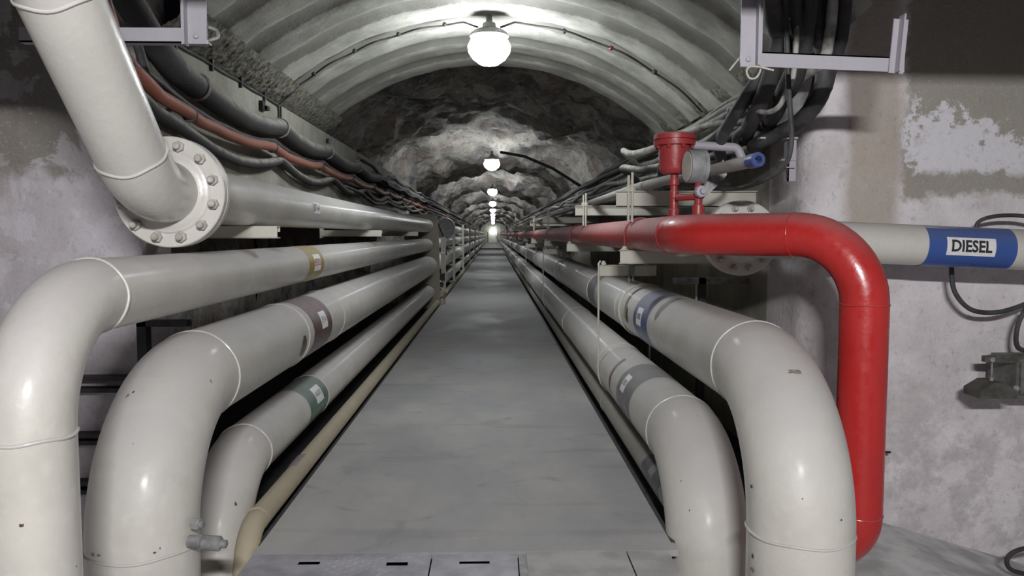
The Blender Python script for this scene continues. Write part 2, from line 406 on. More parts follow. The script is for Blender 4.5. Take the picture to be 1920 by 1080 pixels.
# kerb edging strips
bm = B(); box(bm, (FE_R - 0.012, 3.42, -1.47), (FE_R + 0.006, 52, -1.394)); struct('trim_1', bm, DSTEEL)
bm = B(); box(bm, (FE_L - 0.006, 3.42, -1.47), (FE_L + 0.008, 52, -1.394)); struct('trim_2', bm, DSTEEL)

# bulkhead walls either side of the tunnel mouth
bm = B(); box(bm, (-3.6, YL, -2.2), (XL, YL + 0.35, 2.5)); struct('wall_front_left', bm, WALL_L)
bm = B()
o_ = [(3.6, YR), (3.6, YR + 0.6), (XR, YR + 0.6)]
for k in range(9):
    t = pi / 2 * k / 8; o_.append((XR + 0.16 - 0.16 * cos(t), YR + 0.16 - 0.16 * sin(t)))
prism(bm, o_, -2.2, 2.5, 'z'); struct('wall_front_right', bm, WALL_R, smooth=True, angle=40)
bm = B(); box(bm, (-1.8, YL, 1.95), (1.95, YL + 0.3, 2.5)); struct('wall_front_top', bm, DARKC)
# side walls of the lined part
bm = B(); box(bm, (XL - 0.3, YL + 0.35, 0.065), (XL, 16.2, 1.06)); struct('wall_left', bm, WALL_S)
bm = B(); box(bm, (-2.75, YL + 0.35, -1.9), (-2.45, 16.4, 0.07)); struct('wall_recess', bm, ROCKM)
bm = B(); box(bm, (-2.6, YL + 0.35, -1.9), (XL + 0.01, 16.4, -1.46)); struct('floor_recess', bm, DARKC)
bm = B(); box(bm, (XR, YR + 0.601, -1.7), (XR + 0.3, 16.2, 0.98)); struct('wall_right', bm, WALL_S)
# room behind the camera
bm = B(); box(bm, (-3.6, -3.7, 2.5), (3.6, YR + 0.3, 2.7)); struct('ceiling_room', bm, DARKC)
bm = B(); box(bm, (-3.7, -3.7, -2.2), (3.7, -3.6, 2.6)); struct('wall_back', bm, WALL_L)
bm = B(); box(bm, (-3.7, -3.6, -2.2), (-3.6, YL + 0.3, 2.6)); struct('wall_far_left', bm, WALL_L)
bm = B(); box(bm, (3.6, -3.6, -2.2), (3.7, YR + 0.3, 2.6)); struct('wall_far_right', bm, WALL_L)
# lintel beam above the camera that cuts the room light off the upper walls
bm = B()
prism(bm, [(-3.6, 1.030), (3.6, 0.987), (3.6, 2.5), (-3.6, 2.5)], 1.75, 2.02, 'y'); struct('beam', bm, DARKC)

# concrete vault of precast rings
VXC, VR, VTOP = -0.05, 2.55, 1.74
VY0, VY1 = 3.92, 8.2
def vault_pt(t, rad, y):                    # t: angle from crown, + to the right
    return V(VXC + rad * sin(t), y, VTOP - VR + rad * cos(t))
bm = B(); jl = bm.verts.layers.float.new('band_shade')
ta, tb = -math.asin(1.57 / VR), math.asin(1.80 / VR); NA = 90
ys = []
y = VY0
edges_ = [8.2 - 0.6 * k for k in range(0, 8)]
prof = []                                   # (y, recess, painted band shade)
for k in range(7, 0, -1):
    e0 = edges_[k]
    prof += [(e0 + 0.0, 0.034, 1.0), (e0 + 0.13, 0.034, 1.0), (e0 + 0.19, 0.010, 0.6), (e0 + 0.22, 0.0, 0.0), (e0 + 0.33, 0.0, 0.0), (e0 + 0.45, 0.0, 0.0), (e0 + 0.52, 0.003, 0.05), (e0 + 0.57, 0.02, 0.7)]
prof += [(8.2, 0.02, 0.3)]
prof = [p for p in prof if p[0] >= VY0 - 0.05]
rows = []
for (yy, rec, j) in prof:
    row = []
    for i in range(NA + 1):
        t = ta + (tb - ta) * i / NA
        nz = noise.noise(V(t * 9, yy * 6, 3.1)) * 0.014 + noise.noise(V(t * 40, yy * 30, 1)) * 0.004
        yo = noise.noise(V(t * 7, yy * 2.0, 9)) * 0.035 + noise.noise(V(t * 25, yy * 2.0, 4)) * 0.012
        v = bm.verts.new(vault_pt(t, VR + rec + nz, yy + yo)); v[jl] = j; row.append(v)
    rows.append(row)
for a, b in zip(rows, rows[1:]):
    for i in range(NA): bm.faces.new((a[i], a[i + 1], b[i + 1], b[i]))
back = []
for yy in (VY0, 8.2):
    back.append([bm.verts.new(vault_pt(ta + (tb - ta) * i / NA, VR + 0.22, yy)) for i in range(NA + 1)])
for i in range(NA):
    bm.faces.new((back[0][i], back[1][i], back[1][i + 1], back[0][i + 1]))
    bm.faces.new((rows[-1][i], rows[-1][i + 1], back[1][i + 1], back[1][i]))
    bm.faces.new((rows[0][i], back[0][i], back[0][i + 1], rows[0][i + 1]))
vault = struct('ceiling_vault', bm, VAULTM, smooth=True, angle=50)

# rough mortar packing between wall head and vault
def ledge(name, p0, p1, y0, y1, amp, seed):
    bm = B(); nu, nv = 22, 260; g = []
    for j in range(nv + 1):
        yy = y0 + (y1 - y0) * j / nv; row = []
        for i in range(nu + 1):
            u = i / nu; x = p0[0] + (p1[0] - p0[0]) * u; z = p0[1] + (p1[1] - p0[1]) * u
            d = noise.fractal(V(x * 16 + seed, yy * 16, z * 16), 0.7, 2.1, 5) * amp * 0.6 + noise.noise(V(x * 70, yy * 60, seed)) * amp * 0.45
            e = sin(pi * u)
            row.append(bm.verts.new((x, yy, z + d * (0.3 + 0.7 * e) - 0.012 * e)))
        g.append(row)
    for a, b in zip(g, g[1:]):
        for i in range(nu): bm.faces.new((a[i], a[i + 1], b[i + 1], b[i]))
    return struct(name, bm, LEDGEM, smooth=True, angle=70)
ledge('trim_3', (XL - 0.02, 1.065), (-1.57, 1.21), VY0 + 0.25, 6.42, 0.022, 1.0)
ledge('trim_6', (XL - 0.02, 1.065), (-1.57, 1.21), 6.40, 8.25, 0.009, 2.0)
ledge('trim_4', (1.66, 1.10), (XR + 0.02, 0.985), YR + 0.45, 8.25, 0.010, 5.0)

# rock-cut tunnel beyond the vault
bm = B(); rows = []; yy = 8.0
def smooth01(a, b, x):
    t = min(1, max(0, (x - a) / (b - a))); return t * t * (3 - 2 * t)
while yy < FAR + 6:
    near = 1 - smooth01(10.5, 13.8, yy)
    W = 2.02 + 0.40 * near; Zs = 0.75; Zc = 1.86 + 0.45 * near; row = []
    K = 110
    for i in range(K + 1):
        if i < 14: x, z, nx, nz_ = -W, -1.6 + (Zs + 1.6) * i / 14, -1, 0
        elif i > K - 14: x, z, nx, nz_ = W, -1.6 + (Zs + 1.6) * (K - i) / 14, 1, 0
        else:
            t = pi * (i - 14) / (K - 28); x, z, nx, nz_ = -W * cos(t), Zs + (Zc - Zs) * sin(t) ** 0.85, -cos(t), sin(t)
        p = V(x * 0.75, yy * 0.55, z * 0.75)
        rd = noise.ridged_multi_fractal(p * 1.1, 1.0, 2.1, 4, 1.0, 2.0)
        # the roof was blasted in rounds: it steps down just past each lamp and rises again before the next
        ph = ((yy + 0.9 * noise.noise(V(x * 0.9, z * 0.9, yy * 0.15)) - 16.4) / 10.4) % 1.0
        step = (1 - smooth01(0.02, 0.17, ph)) + smooth01(0.50, 0.85, ph)
        d = 0.42 * step * (1 - 0.6 * near) - 0.10 + (rd - 1.0) * 0.14 + noise.noise(V(x * 0.6, yy * 0.3, z * 0.6)) * 0.14
        vd = noise.voronoi(V(x * 1.5, yy * 1.2, z * 1.5))[0]
        d += (min(vd[0], 0.8) - 0.4) * 0.26
        d += noise.fractal(V(x * 3.0, yy * 2.6, z * 3.0), 0.65, 2.2, 5) * 0.085
        if i < 14 or i > K - 14: d = max(d, -0.16)
        d = max(d, -0.34 if z > 1.15 else -0.24)
        row.append(bm.verts.new((x + nx * d, yy + noise.noise(V(x * 2, z * 2, yy)) * 0.06, z + nz_ * d)))
    rows.append(row); yy += 0.085 if yy < 30 else (0.2 if yy < 60 else 0.5)
for a, b in zip(rows, rows[1:]):
    for i in range(len(a) - 1): bm.faces.new((a[i], a[i + 1], b[i + 1], b[i]))
struct('ceiling_rock', bm, ROCKM, smooth=True, angle=32)
bm = B(); box(bm, (-3, FAR + 4, -1.7), (3, FAR + 4.3, 3.2)); struct('wall_end', bm, WALL_S)
bm = B(); box(bm, (-0.75, FAR + 3.9, -1.15), (0.6, FAR + 4.02, 0.45)); dr = struct('door_1', bm, WHITEP)
bm = B(); box(bm, (0.4, FAR + 3.8, -0.4), (0.46, FAR + 3.9, -0.2)); obj('door_handle', bm, DSTEEL, dr)
# blank wall under the rock behind the gutter, so the far rock meets the concrete
# ------------------------------------------------------------------ tunnel lamps
def make_lamp(y, z, top, label, x=-0.03):
    L = thing('tunnel_lamp', (x, y, z), label, 'lamp', 'round lamps along the tunnel crown')
    bm = B(); lathe(bm, (x, y, z), (0, 0, 1), [(0.145, 0.0), (0.14, 0.07), (0.12, 0.12), (0.10, 0.145), (0.085, 0.155), (0.075, 0.155), (0.08, 0.10), (0.07, 0.0)], 32)
    obj('hood', bm, GSTEEL, L)
    bm = B(); lathe(bm, (x, y, z), (0, 0, -1), [(-0.065, 0.0), (-0.063, 0.10), (-0.045, 0.15), (0.0, 0.172), (0.05, 0.165), (0.10, 0.13), (0.14, 0.075), (0.158, 0.0)], 28)
    obj('globe', bm, GLOW, L)
    bm = B(); tube(bm, [(x, y, z + 0.14), (x, y, top)], 0.025, 10); lathe(bm, (x, y, z + 0.13), (0, 0, 1), [(0, 0.0), (0, 0.06), (0.05, 0.05), (0.05, 0.0)], 16)
    obj('mount', bm, GSTEEL, L)
    return L
ordn = ['nearest', 'second', 'third', 'fourth', 'fifth', 'sixth', 'seventh', 'eighth', 'ninth', 'tenth', 'eleventh', 'twelfth', 'thirteenth', 'fourteenth', 'fifteenth', 'sixteenth']
lamp = make_lamp(6.3, 1.50, 1.76, 'large glowing round lamp under the ribbed concrete vault')
for k in range(1, 10):
    copy_thing(lamp, (0, 10.4 * k, 0.0 if k != 1 else 0.02), '%s glowing round lamp along the tunnel, counting from the vault inwards' % ordn[k])
copy_thing(lamp, (0, FAR + 3.4 - 6.3, -0.72), 'lowest and farthest glowing lamp, above the door at the tunnel end')

# ------------------------------------------------------------------ pipes
def pipe_thing(name, pts, rads, r, m, label, cat='pipe', seams=(), seg=40, group=None):
    root = thing(name, pts[0], label, cat, group)
    bm = B(); tube(bm, fillet(pts, rads, 16), r, seg)
    obj('pipe_body', bm, m, root)
    for (c, ax) in seams:
        sb = B(); ring(sb, c, ax, r, 0.0055, 48, 0.003); obj('weld_seam', sb, m, root)
    return root
def band(parent, x, z, y0, y1, r, m, dx=0.0012, name='colour_band', label=None, angle=None):
    bm = B()
    if angle is None: tube(bm, [(x, y0, z), (x, y1, z)], r + dx, 48, False)
    o = obj(name, bm, m, parent)
    if label: o['label'] = label
    return o
def patch(parent, c, a, e1, R, th0, th1, u0, u1, m, name='paint_mark', label=None, ragged=0.0):
    """a thin curved paint patch on a cylinder"""
    bm = B(); n = 14; rows = []; c = Vector(c); a = Vector(a); e1 = Vector(e1); e2 = V(0, 0, 1)
    for i in range(n + 1):
        t = th0 + (th1 - th0) * i / n; s = sin(pi * i / n) ** 0.5 if ragged else 1
        mid = (u0 + u1) / 2; hw = (u1 - u0) / 2 * (0.12 + 0.88 * s) * (1 + ragged * noise.noise(V(i * 1.7, u0 * 9, th0)))
        rows.append([bm.verts.new(c + a * (mid + q * hw) + e1 * ((R + 0.0013) * cos(t)) + e2 * ((R + 0.0013) * sin(t))) for q in (-1, 0, 1)])
    for p, q in zip(rows, rows[1:]):
        for k in range(2): bm.faces.new((p[k], p[k + 1], q[k + 1], q[k]))
    o = obj(name, bm, m, parent)
    if label: o['label'] = label
    return o
YA, EX_L, EX_R = V(0, 1, 0), V(1, 0, 0), V(-1, 0, 0)

# --- left: overhead flanged pipe
X0, Z0, r0 = -1.30, 0.17, 0.123
dirv = V(0, -0.70711, 0.70711)
cor = V(X0, 2.95, Z0); up1 = cor + dirv * 1.05
L0 = thing('flanged_pipe', (X0, 3.18, Z0), 'cream flanged pipe angling up out of view above the other left pipes', 'pipe')
bm = B(); tube(bm, [(X0, 3.16, Z0), (X0, FAR, Z0)], r0, 40); obj('pipe_body', bm, CREAM, L0)
bm = B(); pth = fillet([V(X0, 3.14, Z0), cor, up1, V(-3.55, up1.y, up1.z + 0.03)], [0.36, 0.26], 16); tube(bm, pth, r0, 40)
e = obj('elbow', bm, CREAM_CLEAN, L0)
for cc in (cor + dirv * 0.165, cor + dirv * 0.79):
    sb = B(); ring(sb, cc, dirv, r0, 0.006, 48, 0.004); obj('weld_seam', sb, CREAM_CLEAN, L0)
def flange_pair(parent, c, ax, r, Ro, Rb, n, m, rn, off, th=0.034):
    """two bolted flange discs with hubs; bolts as sub-parts of the near disc"""
    c = Vector(c); ax = Vector(ax).normalized()
    fl = []
    for s, nm in ((1, 'flange'), (-1, 'flange')):
        bm = B(); a = ax * s
        lathe(bm, c + a * 0.002, a, [(0, r * 0.9), (0, Ro - 0.003), (0.003, Ro), (th - 0.004, Ro), (th, Ro - 0.004), (th, r * 1.36), (th + 0.006, r * 1.30), (th + 0.008, r * 1.22), (th + 0.012, r * 1.17), (th + 0.018, r * 1.02), (th + 0.018, r * 0.9)], 72)
        fl.append(obj(nm, bm, m, parent, angle=25))
    e1, e2 = V(1, 0, 0), V(0, 0, 1)
    for k in range(n):
        t = 2 * pi * (k + 0.5) / n + off
        bm = B(); p = c + (e1 * cos(t) + e2 * sin(t)) * Rb
        hexbolt(bm, p + ax * (th + 0.002), ax, rn, rn * 0.9, rn * 0.62, rn * 1.1, rnd.uniform(0, 1))
        obj('bolt', bm, BOLTM, fl[0], smooth=True, angle=25)
    return fl
flange_pair(L0, (X0, 3.185, Z0), (0, -1, 0), r0, 0.222, 0.186, 12, CREAM_CLEAN, 0.022, 0.0)
sticker(L0, (X0, 5.22, Z0), YA, EX_L, r0, 0.06, 0.20, 0.075, 'JET A-1', INK, 0.06, (0.95, 1), label='small pale sticker on the flanged pipe')
# --- left: three large pipes and the small tan one
r1, Z1 = 0.121, -0.198
L1 = pipe_thing('bent_pipe', [(X0, 2.16, -2.05), (X0, 2.16, Z1), (X0, FAR, Z1)], [0.36], r1, CREAM,
                'cream pipe with an ochre band bending down at the left edge', seams=[((X0, 2.52, Z1), (0, 1, 0)), ((X0, 2.16, Z1 - 0.36), (0, 0, 1))])
band(L1, X0, Z1, 5.00, 5.42, r1, OCHRE, label='ochre colour band')
sticker(L1, (X0, 5.23, Z1), YA, EX_L, r1, 0.10, 0.19, 0.115, 'PETROL', REDINK, 0.06, (0.85, 1.1), label='white sticker lettered in red')
r2, Z2 = 0.195, -0.612
L2 = pipe_thing('bent_pipe', [(X0, 2.83, -2.05), (X0, 2.83, Z2), (X0, FAR, Z2)], [0.53], r2, CREAM,
                'fat cream pipe with a maroon band bending down between two others', seams=[((X0, 3.36, Z2), (0, 1, 0)), ((X0, 2.83, Z2 - 0.53), (0, 0, 1)), ((X0, 4.65, Z2), (0, 1, 0)), ((X0, 5.75, Z2), (0, 1, 0))])
band(L2, X0, Z2, 4.78, 5.30, r2, MAROON, label='maroon colour band')
sticker(L2, (X0, 5.08, Z2), YA, EX_L, r2, 0.30, 0.17, 0.115, 'JET A1', GREYINK, 0.052, (0.8, 1), label='white square sticker')
patch(L2, (X0, 4.52, Z2), YA, EX_L, r2, -0.55, 0.12, -0.05, 0.06, MAROON, label='maroon paint daub', ragged=0.3)
# drain nipple on the side of that pipe
bm = B(); pd = V(X0 + r2 - 0.0, 2.76, -1.108)
lathe(bm, pd, (1, -0.1, -0.05), [(0, 0.0), (0, 0.022), (0.05, 0.022), (0.055, 0.027), (0.115, 0.027), (0.12, 0.022), (0.122, 0.015), (0.14, 0.015), (0.143, 0.010), (0.143, 0)], 20)
o = obj('drain_plug', bm, GSTEEL, L2); o['label'] = 'grey threaded drain plug'
bm = B(); hexbolt(bm, pd + V(0.01, 0.02, 0.058), (1, -0.3, 0), 0.022, 0.03, 0.014, 0.012); obj('hex_nut', bm, GSTEEL, o)
r3, Z3 = 0.145, -1.128
L3 = pipe_thing('bent_pipe', [(X0, 3.36, -2.05), (X0, 3.72, Z3), (X0, FAR, Z3)], [0.42], r3, CREAM,
                'cream pipe with a green band, lowest of the three fat left pipes', seams=[((X0, 3.99, Z3), (0, 1, 0)), ((X0, 5.38, Z3), (0, 1, 0))])
band(L3, X0, Z3, 4.86, 5.38, r3, GREEN, label='green colour band')
sticker(L3, (X0, 5.14, Z3), YA, EX_L, r3, 0.50, 0.19, 0.115, 'AVCAT', GREYINK, 0.05, (0.9, 1), label='white square sticker')
bm = B(); dd = V(0, 0.36, 0.92).normalized(); pc = V(X0, 3.36, -2.05) + dd * 0.46
tube(bm, [pc - dd * 0.3, pc], r3 + 0.014, 40); o = obj('pipe_collar', bm, CREAM_CLEAN, L3)
r4, X4, Z4 = 0.053, -1.115, -1.335
L4 = pipe_thing('small_pipe', [(X4, 3.22, -2.05), (X4 + 0.005, 3.44, Z4), (X4, FAR, Z4)], [0.16], r4, TAN,
                'thin tan pipe along the left floor edge with a maroon band', seams=[((X4, 3.58, Z4), (0, 1, 0))], seg=24)
band(L4, X4, Z4, 4.25, 4.48, r4, MAROON, label='maroon colour band')

# --- right: two fat cream pipes, a low grey one
r5, X5, Z5 = 0.202, 1.197, -0.597
R1 = pipe_thing('bent_pipe', [(X5 + 0.005, 2.93, -1.75), (X5, 2.93, Z5), (X5, FAR, Z5)], [0.555], r5, CREAM,
                'fat cream pipe with a blue band bending down in front of the red pipe', seams=[((X5, 3.485, Z5), (0, 1, 0)), ((X5, 2.93, Z5 - 0.555), (0, 0, 1)), ((X5, 6.3, Z5), (0, 1, 0)), ((X5, 8.2, Z5), (0, 1, 0))])
band(R1, X5, Z5, 4.98, 5.46, r5, BLUE_BAND, label='faded blue colour band')
sticker(R1, (X5, 5.26, Z5), -YA, EX_R, r5, 0.18, 0.17, 0.125, 'DIESEL', INK, 0.048, (0.9, 1.1), label='white sticker on the blue band')
band(R1, X5, Z5, 7.6, 8.15, r5, GREYB, label='dull grey colour band')
patch(R1, (X5, 5.72, Z5), -YA, EX_R, r5, -0.32, 0.28, -0.05, 0.03, MAROON, label='dark red paint drip', ragged=0.3)
patch(R1, (X5, 4.78, Z5), -YA, EX_R, r5, 0.3, 1.5, -0.05, 0.06, GREYB, label='mauve paint smear', ragged=0.3)
r6, X6, Z6 = 0.19, 0.998, -1.04
R2 = pipe_thing('bent_pipe', [(X6 + 0.0, 3.46, -1.9), (X6, 3.50, Z6), (X6, FAR, Z6)], [0.53], r6, CREAM,
                'fat cream pipe with a grey band bending down beside the walkway', seams=[((X6, 4.02, Z6), (0, 1, 0)), ((X6, 6.0, Z6), (0, 1, 0)), ((X6, 9.0, Z6), (0, 1, 0))])
band(R2, X6, Z6, 4.55, 5.02, r6, GREYB, label='dark grey colour band')
sticker(R2, (X6, 4.85, Z6), -YA, EX_R, r6, 0.55, 0.13, 0.12, 'DIESO', GREYINK, 0.04, (0.85, 1.3), label='white square sticker')
patch(R2, (X6, 5.32, Z6), -YA, EX_R, r6, -0.35, 1.15, -0.03, 0.03, MAROON, label='dull maroon stripe')
r7, X7, Z7 = 0.078, 0.905, -1.302
R3 = pipe_thing('small_pipe', [(X7, 3.45, -1.8), (X7, 3.5, Z7), (X7, FAR, Z7)], [0.2], r7, paint('drab_paint', (0.25, 0.24, 0.20), dust=(0.22, 0.21, 0.19), grime=0.4, rough=0.5),
                'drab low pipe beside the walkway under the fat cream pipe', seams=[((X7, 5.9, Z7), (0, 1, 0))], seg=28)
band(R3, X7, Z7, 3.80, 4.24, r7, DARKB, label='nearly black colour band')
patch(R3, (X7, 4.02, Z7), -YA, EX_R, r7 + 0.001, 0.75 - 0.45, 0.75 + 0.45, -0.05, 0.05, GREYB, name='sticker', label='dull grey sticker')

# --- red fire main
rr = 0.105
RP = thing('red_pipe', (1.0, 4.05, 0), 'bright red pipe running in from the tunnel and turning down by the wall', 'pipe')
pts = [V(1.42, 3.82, -1.9), V(1.42, 3.82, -1.47), V(1.675, 3.44, -1.47), V(1.675, 3.44, 0.0), V(1.005, 4.05, 0.0), V(1.0, 4.26, 0.0)]
bm = B(); tube(bm, fillet(pts, [0.14, 0.19, 0.315, 0.40], 16), rr, 40); obj('pipe_body', bm, RED, RP)
bm = B(); tube(bm, [(1.0, 4.258, 0), (1.0, FAR, 0)], rr, 40); o = obj('tunnel_run', bm, RED_TUNNEL, RP); o['label'] = 'dusty pink-red run inside the tunnel'
dl = (pts[3] - pts[4]).normalized()
for c_, a_ in ((V(1.675, 3.44, -0.315), V(0, 0, 1)), (V(1.675, 3.44, -1.28), V(0, 0, 1)), (pts[3] - dl * 0.33, dl), (V(1.0, 4.25, 0), YA), (V(1.0, 8.0, 0), YA)):
    sb = B(); ring(sb, c_, a_, rr, 0.004, 40, 0.002); obj('weld_seam', sb, RED, RP)

# --- diesel pipe across the wall
rd = 0.105
DP = thing('diesel_pipe', (1.40, 4.32, -0.02), 'cream pipe with a bright blue band running across the peeling wall', 'pipe')
dsl = lambda x: -0.035 - 0.042 * (x - 1.70)
bm = B(); tube(bm, fillet([V(1.40, 4.34, -0.02), V(1.40, 3.97, -0.02), V(3.55, 3.97, dsl(3.55))], [0.30], 16), rd, 40); obj('pipe_body', bm, CREAM_CLEAN, DP)
bm = B(); tube(bm, [(1.40, 4.38, -0.02), (1.40, 14.5, -0.02)], rd, 32); obj('rear_run', bm, CREAM, DP)
flange_pair(DP, (1.40, 4.37, -0.02), (0, -1, 0), rd, 0.212, 0.172, 12, CREAM_CLEAN, 0.02, 0.0)
da = V(1, 0, -0.042).normalized(); dn = V(0, -1, 0); du = V(0.042, 0, 1).normalized()
bm = B(); tube(bm, [(2.205, 3.97, dsl(2.205)), (2.66, 3.97, dsl(2.66))], rd + 0.0012, 48, False); bb = obj('colour_band', bm, BLUE, DP); bb['label'] = 'bright blue band'
def sticker2(parent):
    bm = B(); wd, ht = 0.252, 0.094; c = V(2.422, 3.97, dsl(2.422))
    vs = [bm.verts.new(p) for p in ((-wd / 2, -ht / 2, 0), (wd / 2, -ht / 2, 0), (wd / 2, ht / 2, 0), (-wd / 2, ht / 2, 0))]
    bm.faces.new(vs); wrap(bm, c, da, dn, du, rd + 0.0025, 0.03); s = obj('sticker', bm, WHITE, parent); s['label'] = 'white DIESEL sticker'
    tb = text_polys('DIESEL', 0.083, 0.03); wrap(tb, c, da, dn, du, rd + 0.004, 0.03, (0.86, 1.0)); obj('lettering', tb, INK, s)
sticker2(DP)

from mathutils.bvhtree import BVHTree
CAM_R = cam.rotation_euler.to_matrix()
def chip(root, body, x, y, w_, h_, m, seed, label=None):
    """an irregular flake of missing paint lying on the surface of a pipe body"""
    me = body.data; org = ORG[root.name]; bv = BVHTree.FromPolygons([v.co for v in me.vertices], [p.vertices[:] for p in me.polygons])
    d = CAM_R @ V((x - 960) / 1450, (540 - y) / 1450, -1); d.normalize()
    loc, nor, i, di = bv.ray_cast(-org, d)
    if loc is None: return
    if nor.dot(d) > 0: nor = -nor
    e1 = nor.cross(V(0, 0, 1)).normalized() * -1; e2 = e1.cross(nor).normalized() * -1; rg = random.Random(seed)
    bm = B(); vs = []
    for k in range(14):
        t = 2 * pi * k / 14; q = rg.uniform(0.55, 1.15)
        p = loc + e1 * (w_ * cos(t) * q) + e2 * (h_ * sin(t) * q)
        l2, n2, i2, d2 = bv.find_nearest(p)
        vs.append(bm.verts.new(l2 + nor * 0.0016 + org))
    c = bm.verts.new(loc + nor * 0.0018 + org)
    for k in range(14): bm.faces.new((vs[k], vs[(k + 1) % 14], c))
    o = obj('paint_chip', bm, m, root)
    if label: o['label'] = label
def body_of(root): return [c for c in root.children if c.name.startswith('pipe_body')][0]
CHIP = plain('bare_chip', (0.21, 0.19, 0.16), 0.8, var=0.3, sc=60); CHIPD = plain('rust_chip', (0.085, 0.05, 0.045), 0.8, var=0.3, sc=60); 
for k, (rt, x, y, w_, h_, m) in enumerate([(R1, 1490, 697, 0.036, 0.014, CHIP), (R1, 1410, 912, 0.010, 0.008, CHIPD), (R1, 1412, 1043, 0.009, 0.011, CHIPD), (R1, 1411, 1068, 0.016, 0.010, CHIP), (R1, 1577, 975, 0.005, 0.004, CHIPD), (R1, 1505, 935, 0.003, 0.003, CHIPD),
        (R2, 1277, 902, 0.004, 0.003, CHIPD), (R2, 1293, 957, 0.003, 0.006, CHIPD), (R2, 1307, 780, 0.003, 0.003, CHIPD), (L1, 40, 985, 0.007, 0.005, CHIPD), (L3, 442, 945, 0.006, 0.012, CHIPD), (L2, 395, 715, 0.006, 0.010, CHIP),
        (L2, 240, 742, 0.008, 0.010, CHIP), (L2, 185, 1041, 0.012, 0.005, CHIP), (L2, 290, 1036, 0.006, 0.004, CHIPD), (L2, 300, 1028, 0.004, 0.006, CHIP), (L2, 175, 1040, 0.012, 0.008, CHIP), (L2, 250, 736, 0.005, 0.007, CHIPD)]):
    chip(rt, body_of(rt), x, y, w_, h_, m, 50 + k)

# ------------------------------------------------------------------ supports
def channel(bm, x0, x1, y, ztop, h, d=0.045, t=0.006, face=-1):
    """a C-channel beam along x, web at y, flanges pointing away from the camera"""
    box(bm, (x0, y, ztop - h), (x1, y + t, ztop))
    box(bm, (x0, y, ztop - t), (x1, y + d, ztop)); box(bm, (x0, y, ztop - h), (x1, y + d, ztop - h + t))
# left cantilevers under the flanged pipe
def cantilever_left(y, label):
    c = thing('pipe_bracket', (XL, y, Z0 - r0), label, 'bracket', 'cream cantilever brackets under the flanged pipe')
    bm = B(); zt = Z0 - r0 - 0.002
    box(bm, (XL, y, zt - 0.065), (-1.135, y + 0.006, zt - 0.006)); box(bm, (XL, y, zt - 0.006), (-1.135, y + 0.06, zt)); box(bm, (XL, y, zt - 0.065), (-1.135, y + 0.06, zt - 0.059)); box(bm, (XL, y + 0.054, zt - 0.03), (-1.135, y + 0.06, zt - 0.006))
    obj('beam', bm, WHITEP, c, smooth=False)
    bm = B(); box(bm, (XL, y - 0.04, zt - 0.08), (XL + 0.012, y + 0.1, zt + 0.11)); obj('wall_plate', bm, WHITEP, c, smooth=False)
    return c
cb = cantilever_left(4.1, 'cream channel bracket under the flanged pipe, nearest the flange')
for k, y_ in enumerate((7.9, 11.7)):
    copy_thing(cb, (0, y_ - 4.1, 0), 'cream channel bracket under the flanged pipe, %s from the flange' % ('second', 'third')[k])
# pipe supports further down the left side: posts carrying the pipes beyond the anchor plate
def left_post(y, label):
    c = thing('pipe_post', (-1.08, y, -1.46), label, 'post', 'steel posts carrying the left pipes')
    bm = B(); box(bm, (-1.13, y, -1.46), (-1.06, y + 0.08, 0.36)); obj('post', bm, WHITEP, c, smooth=False)
    for z in (Z0 - r0, Z1 - r1, Z2 - r2, Z3 - r3):
        bm = B(); box(bm, (XL - 0.02, y + 0.01, z - 0.05), (-1.06, y + 0.07, z - 0.001)); obj('cross_arm', bm, WHITEP, c, smooth=False)
    return c
lp = left_post(21.5, 'slim post carrying the left pipes, first beyond the anchor plate')
for k, y_ in enumerate((28, 36, 46, 58)):
    copy_thing(lp, (0, y_ - 21.5, 0), 'slim post carrying the left pipes, %s beyond the anchor plate' % ordn[k + 1])
# anchor plate the left pipes pass through
ap = thing('anchor_plate', (-1.2, 15.3, -1.4), 'tall tan anchor plate the left pipes pass through', 'plate')
bm = B(); o_ = [(XL, -1.46), (-1.06, -1.46), (-1.07, -0.2), (-1.10, 0.26)]
for k in range(7):
    t = pi / 2 * k / 6; o_.append((-1.20 + 0.10 * cos(t), 0.30 + 0.10 * sin(t)))
o_ += [(XL, 0.40)]
prism(bm, o_, 15.3, 15.36, 'y'); obj('plate', bm, paint('tan_plate', (0.33, 0.31, 0.24), grime=0.4, rough=0.5), ap, smooth=False)
for z in (-1.2, -0.4, 0.25):
    bm = B(); box(bm, (XL, 15.36, z), (-1.1, 15.5, z + 0.02)); obj('stiffener', bm, WHITEP, ap, smooth=False)
# valve beyond the plate
vv = thing('gate_valve', (-1.0, 16.4, 0.1), 'grey disc-shaped valve with a black lever beyond the anchor plate', 'valve')
bm = B(); lathe(bm, (-1.02, 16.2, 0.14), (0.35, -1, 0), [(0, 0), (0, 0.20), (0.02, 0.215), (0.07, 0.215), (0.09, 0.20), (0.1, 0.0)], 32); obj('disc', bm, GAUGE, vv)
bm = B(); tube(bm, [(-1.02, 16.3, 0.14), (-1.25, 16.4, 0.16)], 0.09, 20); obj('valve_neck', bm, CREAM, vv)
bm = B(); tube(bm, [(-1.12, 15.9, 0.22), (-1.02, 15.85, -0.05), (-0.96, 15.8, -0.42)], 0.018, 8); obj('lever', bm, DSTEEL, vv)
vs_ = thing('valve_stand', (-1.02, 15.7, -1.4), 'cream stand with a white ledge beside the anchor plate', 'stand')
bm = B(); box(bm, (-1.06, 15.7, -1.4), (-0.97, 15.8, -0.05)); obj('post', bm, WHITEP, vs_, smooth=False)
bm = B(); box(bm, (-1.20, 15.6, -0.39), (-0.97, 15.85, -0.36)); obj('ledge', bm, WHITE, vs_, smooth=False)
